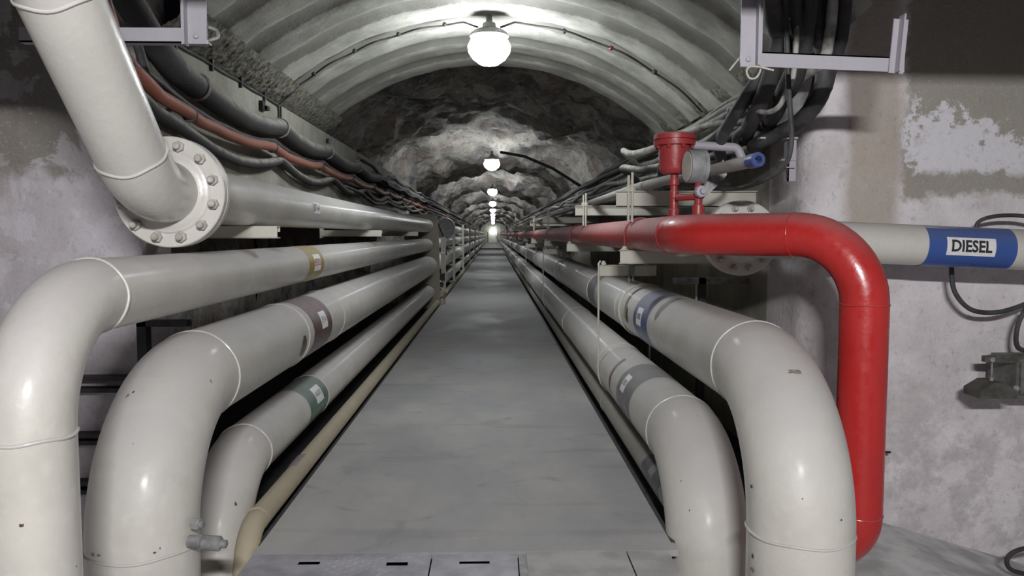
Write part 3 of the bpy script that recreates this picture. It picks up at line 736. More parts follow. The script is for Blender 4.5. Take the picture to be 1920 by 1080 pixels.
bm = B(); box(bm, (-1.14, 15.55, -0.92), (-0.98, 15.7, -0.78)); lathe(bm, (-1.05, 15.58, -1.0), (0, -1, 0), [(0, 0), (0, 0.05), (0.06, 0.05), (0.06, 0)], 16); obj('clamp_box', bm, DSTEEL, vs_, smooth=False)
sv = thing('small_valve', (-1.07, 15.6, -1.4), 'small yellow-green valve on the floor by the anchor plate', 'valve')
bm = B(); lathe(bm, (-1.06, 15.62, -1.2), (0, -1, 0.1), [(0, 0), (0, 0.10), (0.03, 0.12), (0.06, 0.12), (0.08, 0.10), (0.12, 0.06), (0.12, 0)], 20); obj('valve_body', bm, paint('olive_paint', (0.25, 0.26, 0.13)), sv)
bm = B(); tube(bm, [(-1.04, 15.56, -1.24), (-1.04, 15.56, -1.46)], 0.04, 12); obj('valve_foot', bm, WHITEP, sv)

# right: red-pipe brackets with U-bolts, upper conduit brackets, hangers
def red_bracket(y, label):
    c = thing('pipe_bracket', (XR, y, -rr), label, 'bracket', 'cream brackets under the red pipe')
    bm = B(); channel(bm, 0.855, XR, y, -rr - 0.001, 0.092, 0.06); obj('beam', bm, WHITEP, c, smooth=False)
    bm = B(); u = []
    for k in range(17):
        t = pi * k / 16; u.append(V(1.0 - (rr + 0.006) * cos(t), y + 0.03, (rr + 0.006) * sin(t)))
    tube(bm, [V(1.0 - rr - 0.006, y + 0.03, -rr - 0.03)] + u + [V(1.0 + rr + 0.006, y + 0.03, -rr - 0.03)], 0.0065, 10); ub = obj('u_bolt', bm, RED_DUSTY, c); ub['label'] = 'red-painted U-bolt'
    bm = B()
    lathe(bm, (1.0 - rr - 0.006, y + 0.03, -rr), (0, 0, 1), [(0, 0), (0, 0.028), (0.006, 0.028), (0.012, 0.016), (0.026, 0.014), (0.026, 0)], 14); obj('nut', bm, WHITEP, ub)
    bm = B()
    lathe(bm, (1.0 + rr + 0.006, y + 0.03, -rr), (0, 0, 1), [(0, 0), (0, 0.028), (0.006, 0.028), (0.012, 0.016), (0.026, 0.014), (0.026, 0)], 14); obj('nut', bm, WHITEP, ub)
    return c
rb = red_bracket(5.2, 'cream bracket with U-bolt under the red pipe, nearest the red drum')
for k, y_ in enumerate((9.0, 13.0, 17.5, 22, 27, 33, 40)):
    copy_thing(rb, (0, y_ - 5.2, 0), 'cream bracket with U-bolt under the red pipe, %s from the red drum' % ordn[k + 1])
ZU = 0.292
def upper_bracket(y, label):
    c = thing('conduit_bracket', (XR, y, ZU), label, 'bracket', 'cream brackets carrying the conduit above the red pipe')
    bm = B(); channel(bm, 0.825, XR, y, ZU, 0.105, 0.07); box(bm, (0.825, y - 0.03, ZU - 0.006), (XR, y, ZU)); obj('beam', bm, WHITEP, c, smooth=False)
    for dx, z1, z0 in ((0.905, 0.395, 0.09), (0.93, 0.415, 0.085)):
        bm = B(); tube(bm, [(dx, y - 0.015, z0), (dx, y - 0.015, z1)], 0.009, 10); rod = obj('threaded_rod', bm, WHITEP, c)
        bm = B(); hexbolt(bm, (dx, y - 0.015, ZU), (0, 0, 1), 0.021, 0.028, 0.012, 0.004); obj('nut', bm, WHITEP, rod)
    return c
ub_ = upper_bracket(5.2, 'cream bracket carrying the conduit above the red pipe, nearest the red drum')
for k, y_ in enumerate((7.8, 13, 17.5, 22, 27, 33, 40)):
    copy_thing(ub_, (0, y_ - 5.2, 0), 'cream bracket carrying the conduit above the red pipe, %s from the red drum' % ordn[k + 1])
# wall posts behind the upper brackets
def hanger(y, label):
    c = thing('pipe_hanger', (1.0, y, -0.24), label, 'pipe hanger', 'hangers around the fat right pipes')
    bm = B(); channel(bm, 0.80, 1.24, y, -0.232, 0.085, 0.055); obj('crossbar', bm, WHITEP, c, smooth=False)
    bm = B(); xw = X6 - r6 - 0.008
    pts = [V(0.815, y + 0.02, -0.20), V(0.80, y + 0.01, -0.222), V(xw, y, -0.245), V(xw, y, Z6)]
    for k in range(1, 12):
        t = pi * k / 12; pts.append(V(X6 - (r6 + 0.008) * cos(t), y, Z6 - (r6 + 0.008) * sin(t)))
    pts += [V(X6 + r6 + 0.008, y, Z6), V(X6 + r6 + 0.008, y, -0.84)]
    tube(bm, pts, 0.0075, 8); obj('hanger_rod', bm, WHITEP, c)
    bm = B(); ring(bm, (X5, y + 0.2, Z5), (0, 1, 0), r5 + 0.006, 0.008, 40); obj('pipe_clamp', bm, WHITEP, c)
    for x in (0.84, 1.05, 1.17):
        bm = B(); hexbolt(bm, (x, y + 0.025, -0.232), (0, 0, 1), 0.02, 0.02, 0.012, 0.012); obj('nut', bm, WHITEP, c)
    bm = B(); tube(bm, [(1.03, y - 0.012, -0.21), (1.03, y - 0.012, -0.37)], 0.010, 8); tube(bm, [(1.06, y - 0.012, -0.21), (1.06, y - 0.012, -0.35)], 0.008, 8); obj('link_rod', bm, GSTEEL, c)
    return c
hg = hanger(5.85, 'cream pipe hanger with long rod around the grey-banded pipe, nearest the red drum')
for k, y_ in enumerate((12.4, 19.0, 26, 34)):
    copy_thing(hg, (0, y_ - 5.85, 0), 'cream pipe hanger around the fat right pipes, %s from the red drum' % ordn[k + 1])
# dark frame behind the right pipes
fr = thing('support_frame', (1.45, 5.3, -1.4), 'dark steel frame post standing behind the blue-banded pipe', 'frame')
bm = B(); box(bm, (1.42, 5.3, -1.47), (1.47, 5.35, -0.30)); obj('post', bm, DSTEEL, fr, smooth=False)
bm = B(); box(bm, (1.25, 5.3, -0.34), (XR, 5.35, -0.30)); obj('arm', bm, GSTEEL, fr, smooth=False)
bm = B(); tube(bm, [(1.405, 5.31, -0.34), (1.405, 5.31, -0.75)], 0.008, 8); obj('rod', bm, WHITEP, fr)

# ------------------------------------------------------------------ conduit with blue end, wall bracket
cd = thing('conduit', (1.18, 3.47, 0.335), 'grey conduit with an open blue end above the red pipe', 'conduit')
bm = B(); pth = fillet([V(1.19, 3.55, 0.337), V(1.0, 5.2, 0.326), V(1.0, FAR, 0.326)], [3.0], 10)
tube(bm, pth, 0.030, 24); obj('pipe_body', bm, paint('conduit_grey', (0.28, 0.28, 0.27), dust=(0.40, 0.39, 0.35), dust_amt=0.8, grime=0.5, rough=0.6), cd)
bm = B(); a_ = (V(1.19, 3.55, 0.337) - V(1.0, 5.2, 0.334)).normalized()
lathe(bm, V(1.19, 3.55, 0.337) - a_ * 0.02, a_, [(0, 0.029), (0, 0.034), (0.075, 0.034), (0.08, 0.030), (0.08, 0.017), (0.02, 0.015), (0.02, 0.0)], 24)
be = obj('end_cap', bm, paint('dull_blue', (0.045, 0.07, 0.22), dust=(0.2, 0.21, 0.27)), cd); be['label'] = 'blue open end'
wb = thing('cable_bracket', (1.58, 4.25, 0.3), 'grey steel cable bracket on the wall corner beside the blue conduit end', 'bracket')
bm = B(); box(bm, (1.60, 4.20, 0.29), (1.645, 4.21, 0.53)); box(bm, (1.60, 4.20, 0.29), (1.608, 4.26, 0.53)); obj('upright', bm, STEELP, wb, smooth=False)
bm = B(); box(bm, (1.44, 4.18, 0.515), (1.645, 4.24, 0.525)); obj('shelf', bm, STEELP, wb, smooth=False)
bm = B(); box(bm, (1.56, 4.19, 0.40), (1.64, 4.23, 0.408)); obj('tab', bm, STEELP, wb, smooth=False)
bm = B(); box(bm, (1.56, 4.17, 0.36), (1.63, 4.2, 0.366)); obj('tab', bm, STEELP, wb, smooth=False)
bm = B()
for z in (0.315, 0.335, 0.35): lathe(bm, (1.60, 4.2, z), (-1, 0, 0), [(0, 0), (0, 0.008), (0.006, 0.008), (0.006, 0)], 10)
obj('screws', bm, DSTEEL, wb)

# ------------------------------------------------------------------ red drum fitting and gauge on the red pipe
dr = thing('vent_drum', (0.985, 4.25, 0.1), 'red drum-shaped fitting with a bolted lid on the red pipe', 'fitting')
C0 = V(0.992, 4.25, -0.013)
bm = B(); lathe(bm, C0 + V(0, 0, 0.345), (0, 0, 1), [(0, 0), (0, 0.066), (0.012, 0.078), (0.03, 0.082), (0.15, 0.086), (0.155, 0.09), (0.158, 0.0)], 40); obj('drum_body', bm, RED_DUSTY, dr)
bm = B(); lathe(bm, C0 + V(0, 0, 0.498), (0, 0, 1), [(0, 0), (0, 0.112), (0.026, 0.114), (0.027, 0.104), (0.031, 0.104), (0.032, 0.115), (0.058, 0.113), (0.064, 0.102), (0.066, 0)], 44); lid = obj('lid', bm, RED_DUSTY, dr)
for k in range(8):
    t = 2 * pi * k / 8 + 0.25; bm = B(); hexbolt(bm, C0 + V(0.099 * cos(t), 0.099 * sin(t), 0.498), (0, 0, -1), 0.011, 0.012, 0.007, 0.006); obj('bolt', bm, RED_DUSTY, lid)
bm = B(); lathe(bm, C0 + V(0, 0, 0.10), (0, 0, 1), [(0, 0.0), (0, 0.030), (0.05, 0.030), (0.055, 0.022), (0.11, 0.022), (0.115, 0.026), (0.15, 0.026), (0.155, 0.020), (0.18, 0.020), (0.185, 0.028), (0.215, 0.028), (0.22, 0.020), (0.262, 0.022), (0.262, 0)], 20); obj('stem', bm, RED_DUSTY, dr)
bm = B(); tube(bm, fillet([C0 + V(0.08, -0.02, 0.50), C0 + V(0.34, -0.02, 0.487), C0 + V(0.365, -0.02, 0.43)], [0.045], 6), [0.024] * 9, 16); obj('outlet_pipe', bm, STEELP, dr)
gz = thing('pressure_gauge', (1.09, 4.10, 0.1), 'grey round gauge on a short red stem beside the red drum', 'gauge')
G0 = V(1.05, 4.05, 0.355)
bm = B(); lathe(bm, G0 + V(-0.035, 0, 0), (1, 0.1, 0), [(0.0, 0.0), (0.0, 0.078), (-0.003, 0.084), (0.004, 0.086), (0.068, 0.086), (0.07, 0.091), (0.088, 0.091), (0.09, 0.084), (0.092, 0)], 36); gb = obj('gauge_body', bm, GAUGE, gz)
bm = B(); lathe(bm, G0 + V(-0.037, 0, 0), (-1, -0.1, 0), [(0, 0), (0.001, 0.077), (0.003, 0.076), (0.003, 0)], 32); obj('gauge_face', bm, GAUGEF, gz)
bm = B(); tube(bm, [(1.075, 4.05, 0.29), (1.075, 4.07, 0.23)], 0.018, 12); lathe(bm, (1.085, 4.09, 0.08), (0, 0, 1), [(0, 0), (0, 0.034), (0.075, 0.032), (0.08, 0.02), (0.13, 0.024), (0.16, 0.022), (0.16, 0)], 18); obj('stem', bm, RED_DUSTY, gz)
bm = B(); lathe(bm, (1.085, 4.06, 0.225), (0.1, -1, 0), [(0, 0), (0, 0.034), (0.012, 0.036), (0.03, 0.030), (0.034, 0.016), (0.05, 0.014), (0.05, 0)], 9); kb = obj('valve_knob', bm, STEELP, gz)
bm = B(); tube(bm, [(1.0, 4.2, 0.20), (1.085, 4.08, 0.20)], 0.018, 12); obj('link_pipe', bm, RED_DUSTY, gz)
sh = B(); prism(sh, [(1.13, 0.29), (1.23, 0.40), (1.25, 0.32), (1.22, 0.28), (1.10, 0.17)], 4.14, 4.144, 'y'); tag(obj('metal_sheet', sh, GSTEEL, smooth=False), 'bent triangular grey metal sheet behind the round gauge', 'sheet')

# ------------------------------------------------------------------ left wall cables and conduits
def run_cable(name, x, z, r, y0, y1, sag, step, m, label, cat='cable', seed=0, lead=None, tail=None, group=None, clips=None, clipm=None, seg=14):
    rg = random.Random(seed); pts = []; yv = y0
    if lead: pts += [Vector(p) for p in lead]
    while yv < y1:
        ph = (yv - y0) % step / step
        fall = 1.0 if yv < 12 else (0.5 if yv < 20 else 0.15)
        pts.append(V(x + rg.uniform(-1, 1) * 0.006, yv, z - sag * sin(pi * ph) * fall + rg.uniform(-1, 1) * 0.004))
        yv += step / 8 if yv < 20 else step * 0.5
    root = thing(name, (x, y0, z), label, cat, group)
    bm = B(); tube(bm, pts, r, seg if r > 0.02 else 8); obj('cable_run', bm, m, root)
    if clips:
        for k in range(clips):
            yy = y0 + step * k + (0.02 if k == 0 else 0)
            cb_ = B(); ring(cb_, (x, yy, z), (0, 1, 0), r + 0.003, 0.008, 20, sec=6)
            box(cb_, (XL, yy - 0.02, z + r - 0.01), (x, yy + 0.02, z + r + 0.008))
            obj('clip', cb_, clipm or CABLE, root)
    return root
run_cable('thick_cable', -1.665, 0.83, 0.068, 4.45, 60, 0.055, 1.70, DCABLE, 'thickest black cable clipped along the left wall', seed=1, lead=[(-1.66, 3.4, 2.45), (-1.66, 3.42, 1.5), (-1.68, 3.6, 1.12), (-1.68, 3.95, 0.95), (-1.67, 4.2, 0.86)], clips=7, clipm=GCABLE, seg=20)
run_cable('terracotta_conduit', -1.655, 0.655, 0.034, 4.3, 60, 0.035, 1.60, TERRA, 'terracotta coloured conduit clipped along the left wall', 'conduit', seed=2, lead=[(-1.60, 3.0, 2.45), (-1.60, 3.05, 1.5), (-1.62, 3.2, 1.15), (-1.66, 3.55, 0.80), (-1.66, 3.95, 0.69)], clips=8, clipm=CABLE, seg=18)
run_cable('sagging_cable', -1.68, 0.585, 0.034, 4.2, 60, 0.10, 2.0, DCABLE, 'black cable sagging below the terracotta conduit', seed=3, lead=[(-1.64, 2.9, 2.45), (-1.64, 3.0, 1.4), (-1.66, 3.3, 0.88), (-1.67, 3.6, 0.69), (-1.67, 3.9, 0.61)], clips=0)
run_cable('thin_cable', -1.70, 0.72, 0.022, 4.4, 60, 0.05, 1.7, CABLE, 'thin black cable between the thick cable and the terracotta conduit', seed=4, lead=[(-1.70, 3.5, 2.45), (-1.70, 3.6, 1.2), (-1.70, 3.9, 0.79)], clips=0)
for k, (xx, zz, r_, lb) in enumerate([(-1.60, 0.50, 0.022, 'slim dark cable starting near the wall end, lowest of the far left cables'), (-1.62, 0.92, 0.025, 'slim dark cable starting near the wall end, topmost of the far left cables'), (-1.58, 0.78, 0.02, 'slim dark cable starting near the wall end, between the far left cables')]):
    run_cable('far_cable', xx, zz, r_, 9.5 + k, 70, 0.08, 2.3, DCABLE, lb, seed=10 + k, lead=[(XL + 0.04, 9.0 + k, zz + 0.05)])
# thin supply cable along wall head and over the vault to the lamp
sc = thing('lamp_cable', (XL, 4.2, 1.05), 'thin black cable along the left wall head and over the vault to the lamp', 'cable')
pts = [V(XL + 0.012, 4.0 + 0.1 * k, 1.045 - 0.0 * k + 0.004 * sin(k)) for k in range(0, 25)]
yq = 6.42
pts += [V(XL + 0.012, yq - 0.02, 1.05), V(-1.66, yq, 1.12)]
for k in range(0, 30):
    t = ta + 0.015 + (-0.09 - ta) * k / 29; pts.append(vault_pt(t, VR - 0.018, yq + 0.02 * sin(k * 0.8)))
pts += [V(-0.12, 6.34, 1.66)]
bm = B(); tube(bm, pts, 0.0075, 8); obj('cable_run', bm, CABLE, sc)
for k in range(4):
    bm = B(); box(bm, (XL, 4.35 + 0.55 * k, 1.01), (XL + 0.02, 4.37 + 0.55 * k, 1.085)); obj('clip', bm, CABLE, sc, smooth=False)
for k in range(4):
    t = ta + (0 - ta) * (k + 0.5) / 4.4; bm = B(); bmesh.ops.create_icosphere(bm, subdivisions=1, radius=0.02, matrix=Matrix.Translation(vault_pt(t, VR - 0.015, yq))); obj('clip', bm, CABLE, sc)
bm = B(); tube(bm, [V(XL + 0.012, 6.38, 1.05), V(XL + 0.012, 6.40, 1.0), V(XL + 0.012, 6.40, 0.88)], 0.0075, 8); tube(bm, [V(XL + 0.012, 6.46, 1.05), V(XL + 0.012, 6.46, 0.87)], 0.0075, 8); obj('drop_cable', bm, CABLE, sc)
sc2 = thing('lamp_cable', (1.6, 6.42, 1.1), 'thin black cable over the vault from the lamp down to the right wall', 'cable')
pts = [V(0.06, 6.34, 1.66)] + [vault_pt(0.09 + (tb - 0.10) * k / 29, VR - 0.018, yq - 0.04 + 0.02 * sin(k * 0.7)) for k in range(30)]
bm = B(); tube(bm, pts, 0.0085, 8); obj('cable_run', bm, CABLE, sc2)
for k in range(3):
    bm = B(); bmesh.ops.create_icosphere(bm, subdivisions=1, radius=0.024, matrix=Matrix.Translation(vault_pt(0.25 + 0.16 * k, VR - 0.015, yq - 0.03))); obj('clip', bm, RED_DUSTY if k == 1 else CABLE, sc2)
bm = B(); box(bm, (XL, 5.9, 0.93), (XL + 0.03, 5.97, 1.0)); box(bm, (XL, 5.95, 0.94), (XL + 0.05, 6.02, 0.97)); tag(obj('fixing_plate', bm, DSTEEL, smooth=False), 'small black fixing on the left wall above the thick cable', 'fixing')
bm = B(); lathe(bm, (XL, 8.25, 0.97), (1, 0, 0), [(0, 0), (0, 0.035), (0.03, 0.035), (0.03, 0)], 12); tag(obj('anchor_stud', bm, DSTEEL), 'small round black stud high on the left wall', 'fixing')
# cable crossing the rock roof
bm = B(); tube(bm, [V(0.15, 15.4, 1.62), V(0.6, 15.0, 1.5), V(1.1, 14.4, 1.22), V(1.55, 13.8, 0.86)], 0.028, 8); tag(obj('roof_cable', bm, CABLE), 'black cable slanting across the rock roof beside the second lamp', 'cable')

# ------------------------------------------------------------------ right cables
def drop_cable(k, label, top, mid, wall, r, m, yend, seed, sag=0.05):
    """comes down in front of the wall corner, then turns into the tunnel along the right wall"""
    rg = random.Random(seed)
    pts = [Vector(p) for p in top]
    pts += [Vector(p) for p in mid]
    x, z, ys = wall; yv = ys; q = 0
    while yv < yend:
        fa = 1.0 if yv < 8 else (0.5 if yv < 18 else 0.2)
        pts.append(V(min(x + rg.uniform(-1, 1) * 0.02, XR - r - 0.005 if yv < 16 else 9), yv, z + rg.uniform(-1, 1) * 0.02 * fa - (sag * fa if q % 2 else 0))); q += 1
        yv += 0.8 if yv < 8 else (1.3 if yv < 16 else 2.6)
    # Catmull-Rom smoothing
    sm = []
    for i in range(len(pts) - 1):
        p0 = pts[max(i - 1, 0)]; p1 = pts[i]; p2 = pts[i + 1]; p3 = pts[min(i + 2, len(pts) - 1)]
        n_ = 5 if p1.y < 16 else 2
        for j in range(n_):
            t = j / n_
            sm.append(0.5 * ((2 * p1) + (p2 - p0) * t + (2 * p0 - 5 * p1 + 4 * p2 - p3) * t * t + (3 * p1 - p0 - 3 * p2 + p3) * t ** 3))
    sm.append(pts[-1])
    bm = B(); tube(bm, sm, r, 12)
    return tag(obj('power_cable', bm, m, origin=pts[0]), label, 'cable', 'cables dropping into the tunnel on the right')
T = 2.45
drop_cable(0, 'dusty thick cable dropping just behind the left upright of the right hanging bracket', [(1.20, 3.62, T), (1.30, 3.66, 1.1), (1.36, 3.7, 0.95)], [(1.35, 3.85, 0.72), (1.37, 4.15, 0.58)], (1.52, 0.56, 4.7), 0.042, DCABLE, 75, 1)
drop_cable(1, 'thick dusty cable, second from the left behind the right hanging bracket', [(1.30, 3.66, T), (1.42, 3.70, 1.1), (1.49, 3.74, 0.93)], [(1.47, 3.9, 0.74), (1.50, 4.2, 0.62)], (1.62, 0.66, 4.8), 0.044, DCABLE, 75, 2)
drop_cable(2, 'thick dusty cable, rightmost behind the right hanging bracket', [(1.47, 3.72, T), (1.55, 3.76, 1.1), (1.61, 3.8, 0.92), (1.63, 3.85, 0.72)], [(1.60, 4.0, 0.60), (1.60, 4.3, 0.57)], (1.64, 0.60, 4.9), 0.044, CABLE, 75, 3)
drop_cable(3, 'black cable sweeping diagonally from the bracket down towards the red drum', [(1.38, 3.75, T), (1.40, 3.8, 1.05), (1.36, 3.85, 0.86)], [(1.28, 4.0, 0.68), (1.24, 4.25, 0.50)], (1.42, 0.42, 4.8), 0.033, CABLE, 75, 4)
drop_cable(4, 'grey cable lying along the mortar above the red drum', [(1.66, 3.70, T), (1.68, 3.75, 1.05), (1.66, 3.95, 0.90)], [(1.56, 4.40, 0.80), (1.50, 4.75, 0.79)], (1.56, 0.82, 5.2), 0.036, DCABLE, 75, 5, 0.02)
drop_cable(5, 'pale dusty cable passing just above and behind the red drum', [(1.60, 3.66, T), (1.60, 3.70, 1.0), (1.58, 3.95, 0.80)], [(1.46, 4.4, 0.71), (1.44, 4.7, 0.70)], (1.60, 0.74, 5.2), 0.026, GCABLE, 75, 6, 0.03)
drop_cable(6, 'thin black cable bowing out below the grey cable bracket', [(1.27, 3.6, T), (1.36, 3.62, 0.9), (1.38, 3.62, 0.62)], [(1.40, 3.64, 0.42), (1.38, 3.72, 0.31), (1.28, 3.95, 0.24), (1.22, 4.3, 0.26)], (1.5, 0.33, 4.9), 0.0125, CABLE, 40, 7, 0.03)
drop_cable(7, 'black cable looped outward over the wall corner by the grey bracket', [(1.58, 3.78, T), (1.62, 3.85, 1.0), (1.66, 3.95, 0.80)], [(1.64, 4.05, 0.64), (1.54, 4.15, 0.545), (1.46, 4.35, 0.50)], (1.66, 0.50, 4.9), 0.036, CABLE, 75, 8)
drop_cable(8, 'slim black cable hanging in the middle of the dropping bunch', [(1.44, 3.85, T), (1.46, 3.86, 1.0), (1.45, 3.95, 0.78)], [(1.40, 4.05, 0.62), (1.36, 4.35, 0.545)], (1.55, 0.47, 4.9), 0.022, CABLE, 75, 9, 0.07)
drop_cable(9, 'slim dusty cable crossing low behind the red drum and gauge', [(1.40, 3.80, T), (1.38, 3.82, 0.98), (1.34, 3.95, 0.74)], [(1.22, 4.2, 0.55), (1.14, 4.5, 0.47), (1.12, 5.2, 0.46)], (1.45, 0.38, 6.6), 0.02, DCABLE, 75, 10, 0.06)
drop_cable(10, 'dark cable topmost on the far right rock wall', [(1.71, 3.78, T), (1.72, 3.82, 1.1), (1.69, 4.05, 0.90)], [(1.64, 5.0, 0.90)], (1.64, 0.90, 5.6), 0.03, DCABLE, 75, 11, 0.03)
drop_cable(11, 'pale looping cable left of the red drum', [(1.52, 3.84, T), (1.54, 3.86, 1.05), (1.50, 4.3, 0.80), (1.30, 5.0, 0.66)], [(1.12, 5.4, 0.60), (1.02, 5.7, 0.59), (1.04, 6.2, 0.66)], (1.35, 0.60, 7.2), 0.024, GCABLE, 75, 12, 0.10)
drop_cable(12, 'dusty drooping cable left of the red drum, under the pale looping one', [(1.46, 3.62, T), (1.48, 3.66, 1.0), (1.52, 4.3, 0.66), (1.30, 5.5, 0.52)], [(1.15, 6.0, 0.50), (1.10, 6.6, 0.56)], (1.38, 0.50, 7.4), 0.03, DCABLE, 75, 13, 0.09)

drop_cable(13, 'pale dusty cable bowing up from the cables behind the red drum outlet', [(1.50, 3.72, T), (1.52, 3.76, 0.98), (1.50, 4.0, 0.72)], [(1.42, 4.3, 0.63), (1.30, 4.7, 0.66), (1.20, 5.3, 0.62)], (1.50, 0.56, 6.4), 0.021, GCABLE, 60, 21, 0.08)
drop_cable(14, 'dusty black cable crossing from the wall corner to just above the conduit', [(1.68, 3.84, T), (1.70, 3.88, 0.95), (1.66, 4.05, 0.66)], [(1.50, 4.3, 0.50), (1.30, 4.8, 0.47), (1.22, 5.6, 0.48)], (1.45, 0.44, 6.8), 0.024, DCABLE, 60, 22, 0.06)
drop_cable(15, 'limp thin grey cable end hanging among the dropping bunch', [(1.42, 3.66, T), (1.43, 3.68, 0.95), (1.40, 3.72, 0.68)], [(1.36, 3.8, 0.60), (1.33, 4.1, 0.66), (1.36, 4.5, 0.72)], (1.6, 0.69, 5.0), 0.013, GCABLE, 40, 23, 0.04)

# ------------------------------------------------------------------ hanging brackets near the ceiling
hb = thing('hanging_bracket', (-1.27, 3.30, 0.82), 'grey steel hanging bracket at the upper left behind the flanged pipe', 'bracket')
bm = B(); box(bm, (-1.262, 3.28, 0.785), (-1.179, 3.288, 2.5)); box(bm, (-1.264, 3.24, 0.775), (-1.256, 3.288, 2.5)); box(bm, (-1.285, 3.284, 0.785), (-1.262, 3.29, 2.5)); obj('upright', bm, STEELP, hb, smooth=False)
bm = B(); box(bm, (-1.95, 3.292, 0.791), (-1.18, 3.298, 0.852)); box(bm, (-1.95, 3.292, 0.791), (-1.18, 3.34, 0.797)); obj('crossbar', bm, STEELP, hb, smooth=False)
bm = B(); hexbolt(bm, (-1.222, 3.28, 0.815), (0, -1, 0), 0.008, 0.003, 0.010, 0.008); obj('bolt', bm, STEELP, hb)
bm = B(); tube(bm, fillet([V(-1.19, 3.33, 0.81), V(-1.152, 3.34, 0.825), V(-1.157, 3.34, 0.855), V(-1.19, 3.33, 0.865)], 0.01, 4), 0.008, 8); obj('hook', bm, GSTEEL, hb)

ht = thing('hanging_bracket', (1.1, 3.30, 0.74), 'grey U-shaped steel hanging bracket at the upper right in front of the cables', 'bracket')
tl = lambda x: 0.770 - 0.034 * (x - 1.13)
bm = B(); box(bm, (1.040, 3.285, 0.705), (1.105, 3.293, 2.5)); box(bm, (1.102, 3.25, 0.705), (1.110, 3.293, 2.5)); box(bm, (1.105, 3.287, 0.71), (1.132, 3.293, 2.5)); obj('upright', bm, STEELP, ht, smooth=False)
bm = B(); a = [(1.06, tl(1.06)), (1.745, tl(1.745)), (1.745, tl(1.745) - 0.062), (1.06, tl(1.06) - 0.062)]
prism(bm, a, 3.297, 3.303, 'y'); b_ = [(x, z if i < 2 else tl(x) - 0.006) for i, (x, z) in enumerate(a)]; prism(bm, b_, 3.297, 3.345, 'y'); obj('crossbar', bm, STEELP, ht, smooth=False)
bm = B(); rt = Matrix.Rotation(radians(4), 3, 'Y')
box(bm, (1.68, 3.285, 0.68), (1.742, 3.292, 0.905), rt); box(bm, (1.704, 3.245, 0.682), (1.711, 3.292, 0.918), rt); obj('end_post', bm, STEELP, ht, smooth=False)
bm = B(); hexbolt(bm, (1.072, 3.285, 0.735), (0, -1, 0), 0.008, 0.003, 0.010, 0.008); obj('bolt', bm, STEELP, ht)
rp = B()
pr = [V(1.125, 3.28, 0.72), V(1.118, 3.27, 0.68), V(1.10, 3.27, 0.655), V(1.075, 3.27, 0.655), V(1.062, 3.27, 0.68), V(1.072, 3.27, 0.70), V(1.10, 3.26, 0.70), V(1.13, 3.26, 0.695), V(1.172, 3.26, 0.685)]
sm = []
for i in range(len(pr) - 1):
    p0 = pr[max(i - 1, 0)]; p1 = pr[i]; p2 = pr[i + 1]; p3 = pr[min(i + 2, len(pr) - 1)]
    for j in range(5):
        t = j / 5; sm.append(0.5 * ((2 * p1) + (p2 - p0) * t + (2 * p0 - 5 * p1 + 4 * p2 - p3) * t * t + (3 * p1 - p0 - 3 * p2 + p3) * t ** 3))
tube(rp, sm + [pr[-1]], 0.0042, 8); tag(obj('rope_loop', rp, ROPE), 'short pale rope knotted in a loop under the right hanging bracket', 'rope')
rp = B(); tube(rp, [V(1.055, 3.31, 0.80), V(1.05, 3.31, 0.755), V(1.01, 3.34, 0.70)], 0.004, 8); tag(obj('rope_end', rp, ROPE), 'frayed pale rope end left of the right hanging bracket', 'rope')

# ------------------------------------------------------------------ things on the right wall
def smooth_path(p, n=6):
    p = [Vector(q) for q in p]; sm = []
    for i in range(len(p) - 1):
        p0 = p[max(i - 1, 0)]; p1 = p[i]; p2 = p[i + 1]; p3 = p[min(i + 2, len(p) - 1)]
        for j in range(n):
            t = j / n; sm.append(0.5 * ((2 * p1) + (p2 - p0) * t + (2 * p0 - 5 * p1 + 4 * p2 - p3) * t * t + (3 * p1 - p0 - 3 * p2 + p3) * t ** 3))
    return sm + [p[-1]]
yw = 4.15
def wp(x, y, Y=yw):
    d = CAM_R @ V((x - 960) / 1450, (540 - y) / 1450, -1); return d * (Y / d.y)     # place a point seen at (x, y) at depth Y
bm = B(); tube(bm, smooth_path([wp(1830, 440), wp(1835, 416), wp(1870, 405), wp(1925, 406), wp(1990, 425)]), 0.011, 10); tag(obj('loop_cable', bm, CABLE), 'black cable arching above the blue pipe band', 'cable')
bm = B(); tube(bm, smooth_path([wp(1785, 470), wp(1785, 525), wp(1795, 556), wp(1822, 581), wp(1865, 586), wp(1912, 574), wp(1980, 545)]), 0.013, 10); tag(obj('loop_cable', bm, CABLE), 'black cable looping down below the DIESEL sticker', 'cable')
bm = B(); tube(bm, smooth_path([wp(1925, 577), wp(1910, 605), wp(1905, 640), wp(1916, 656), wp(1950, 655)]), 0.013, 10); tag(obj('loop_cable', bm, CABLE), 'short black cable bend above the lever weight', 'cable')
bm = B(); tube(bm, smooth_path([wp(1960, 1020, 3.9), wp(1905, 1033, 3.9), wp(1888, 1050, 3.9), wp(1896, 1068, 3.9), wp(1930, 1078, 3.9)]), 0.012, 10); tag(obj('loop_cable', bm, CABLE), 'black cable loop at the foot of the peeling wall', 'cable')
lv = thing('float_lever', wp(1890, 745, 4.05), 'dark lever with a roof-shaped hanging weight on the peeling wall', 'lever')
Y_ = 4.05
p = wp(1847, 668, Y_); q = wp(2010, 682, Y_)
bm = B(); prism(bm, [(p.x, p.z), (q.x, p.z + 0.01), (q.x, p.z - 0.05), (p.x + 0.16, p.z - 0.037), (p.x, p.z - 0.032)], Y_, Y_ + 0.03, 'y'); ar = obj('lever_arm', bm, plain('old_bronze', (0.085, 0.085, 0.07), 0.6, 0.2, var=0.4), lv, smooth=False)
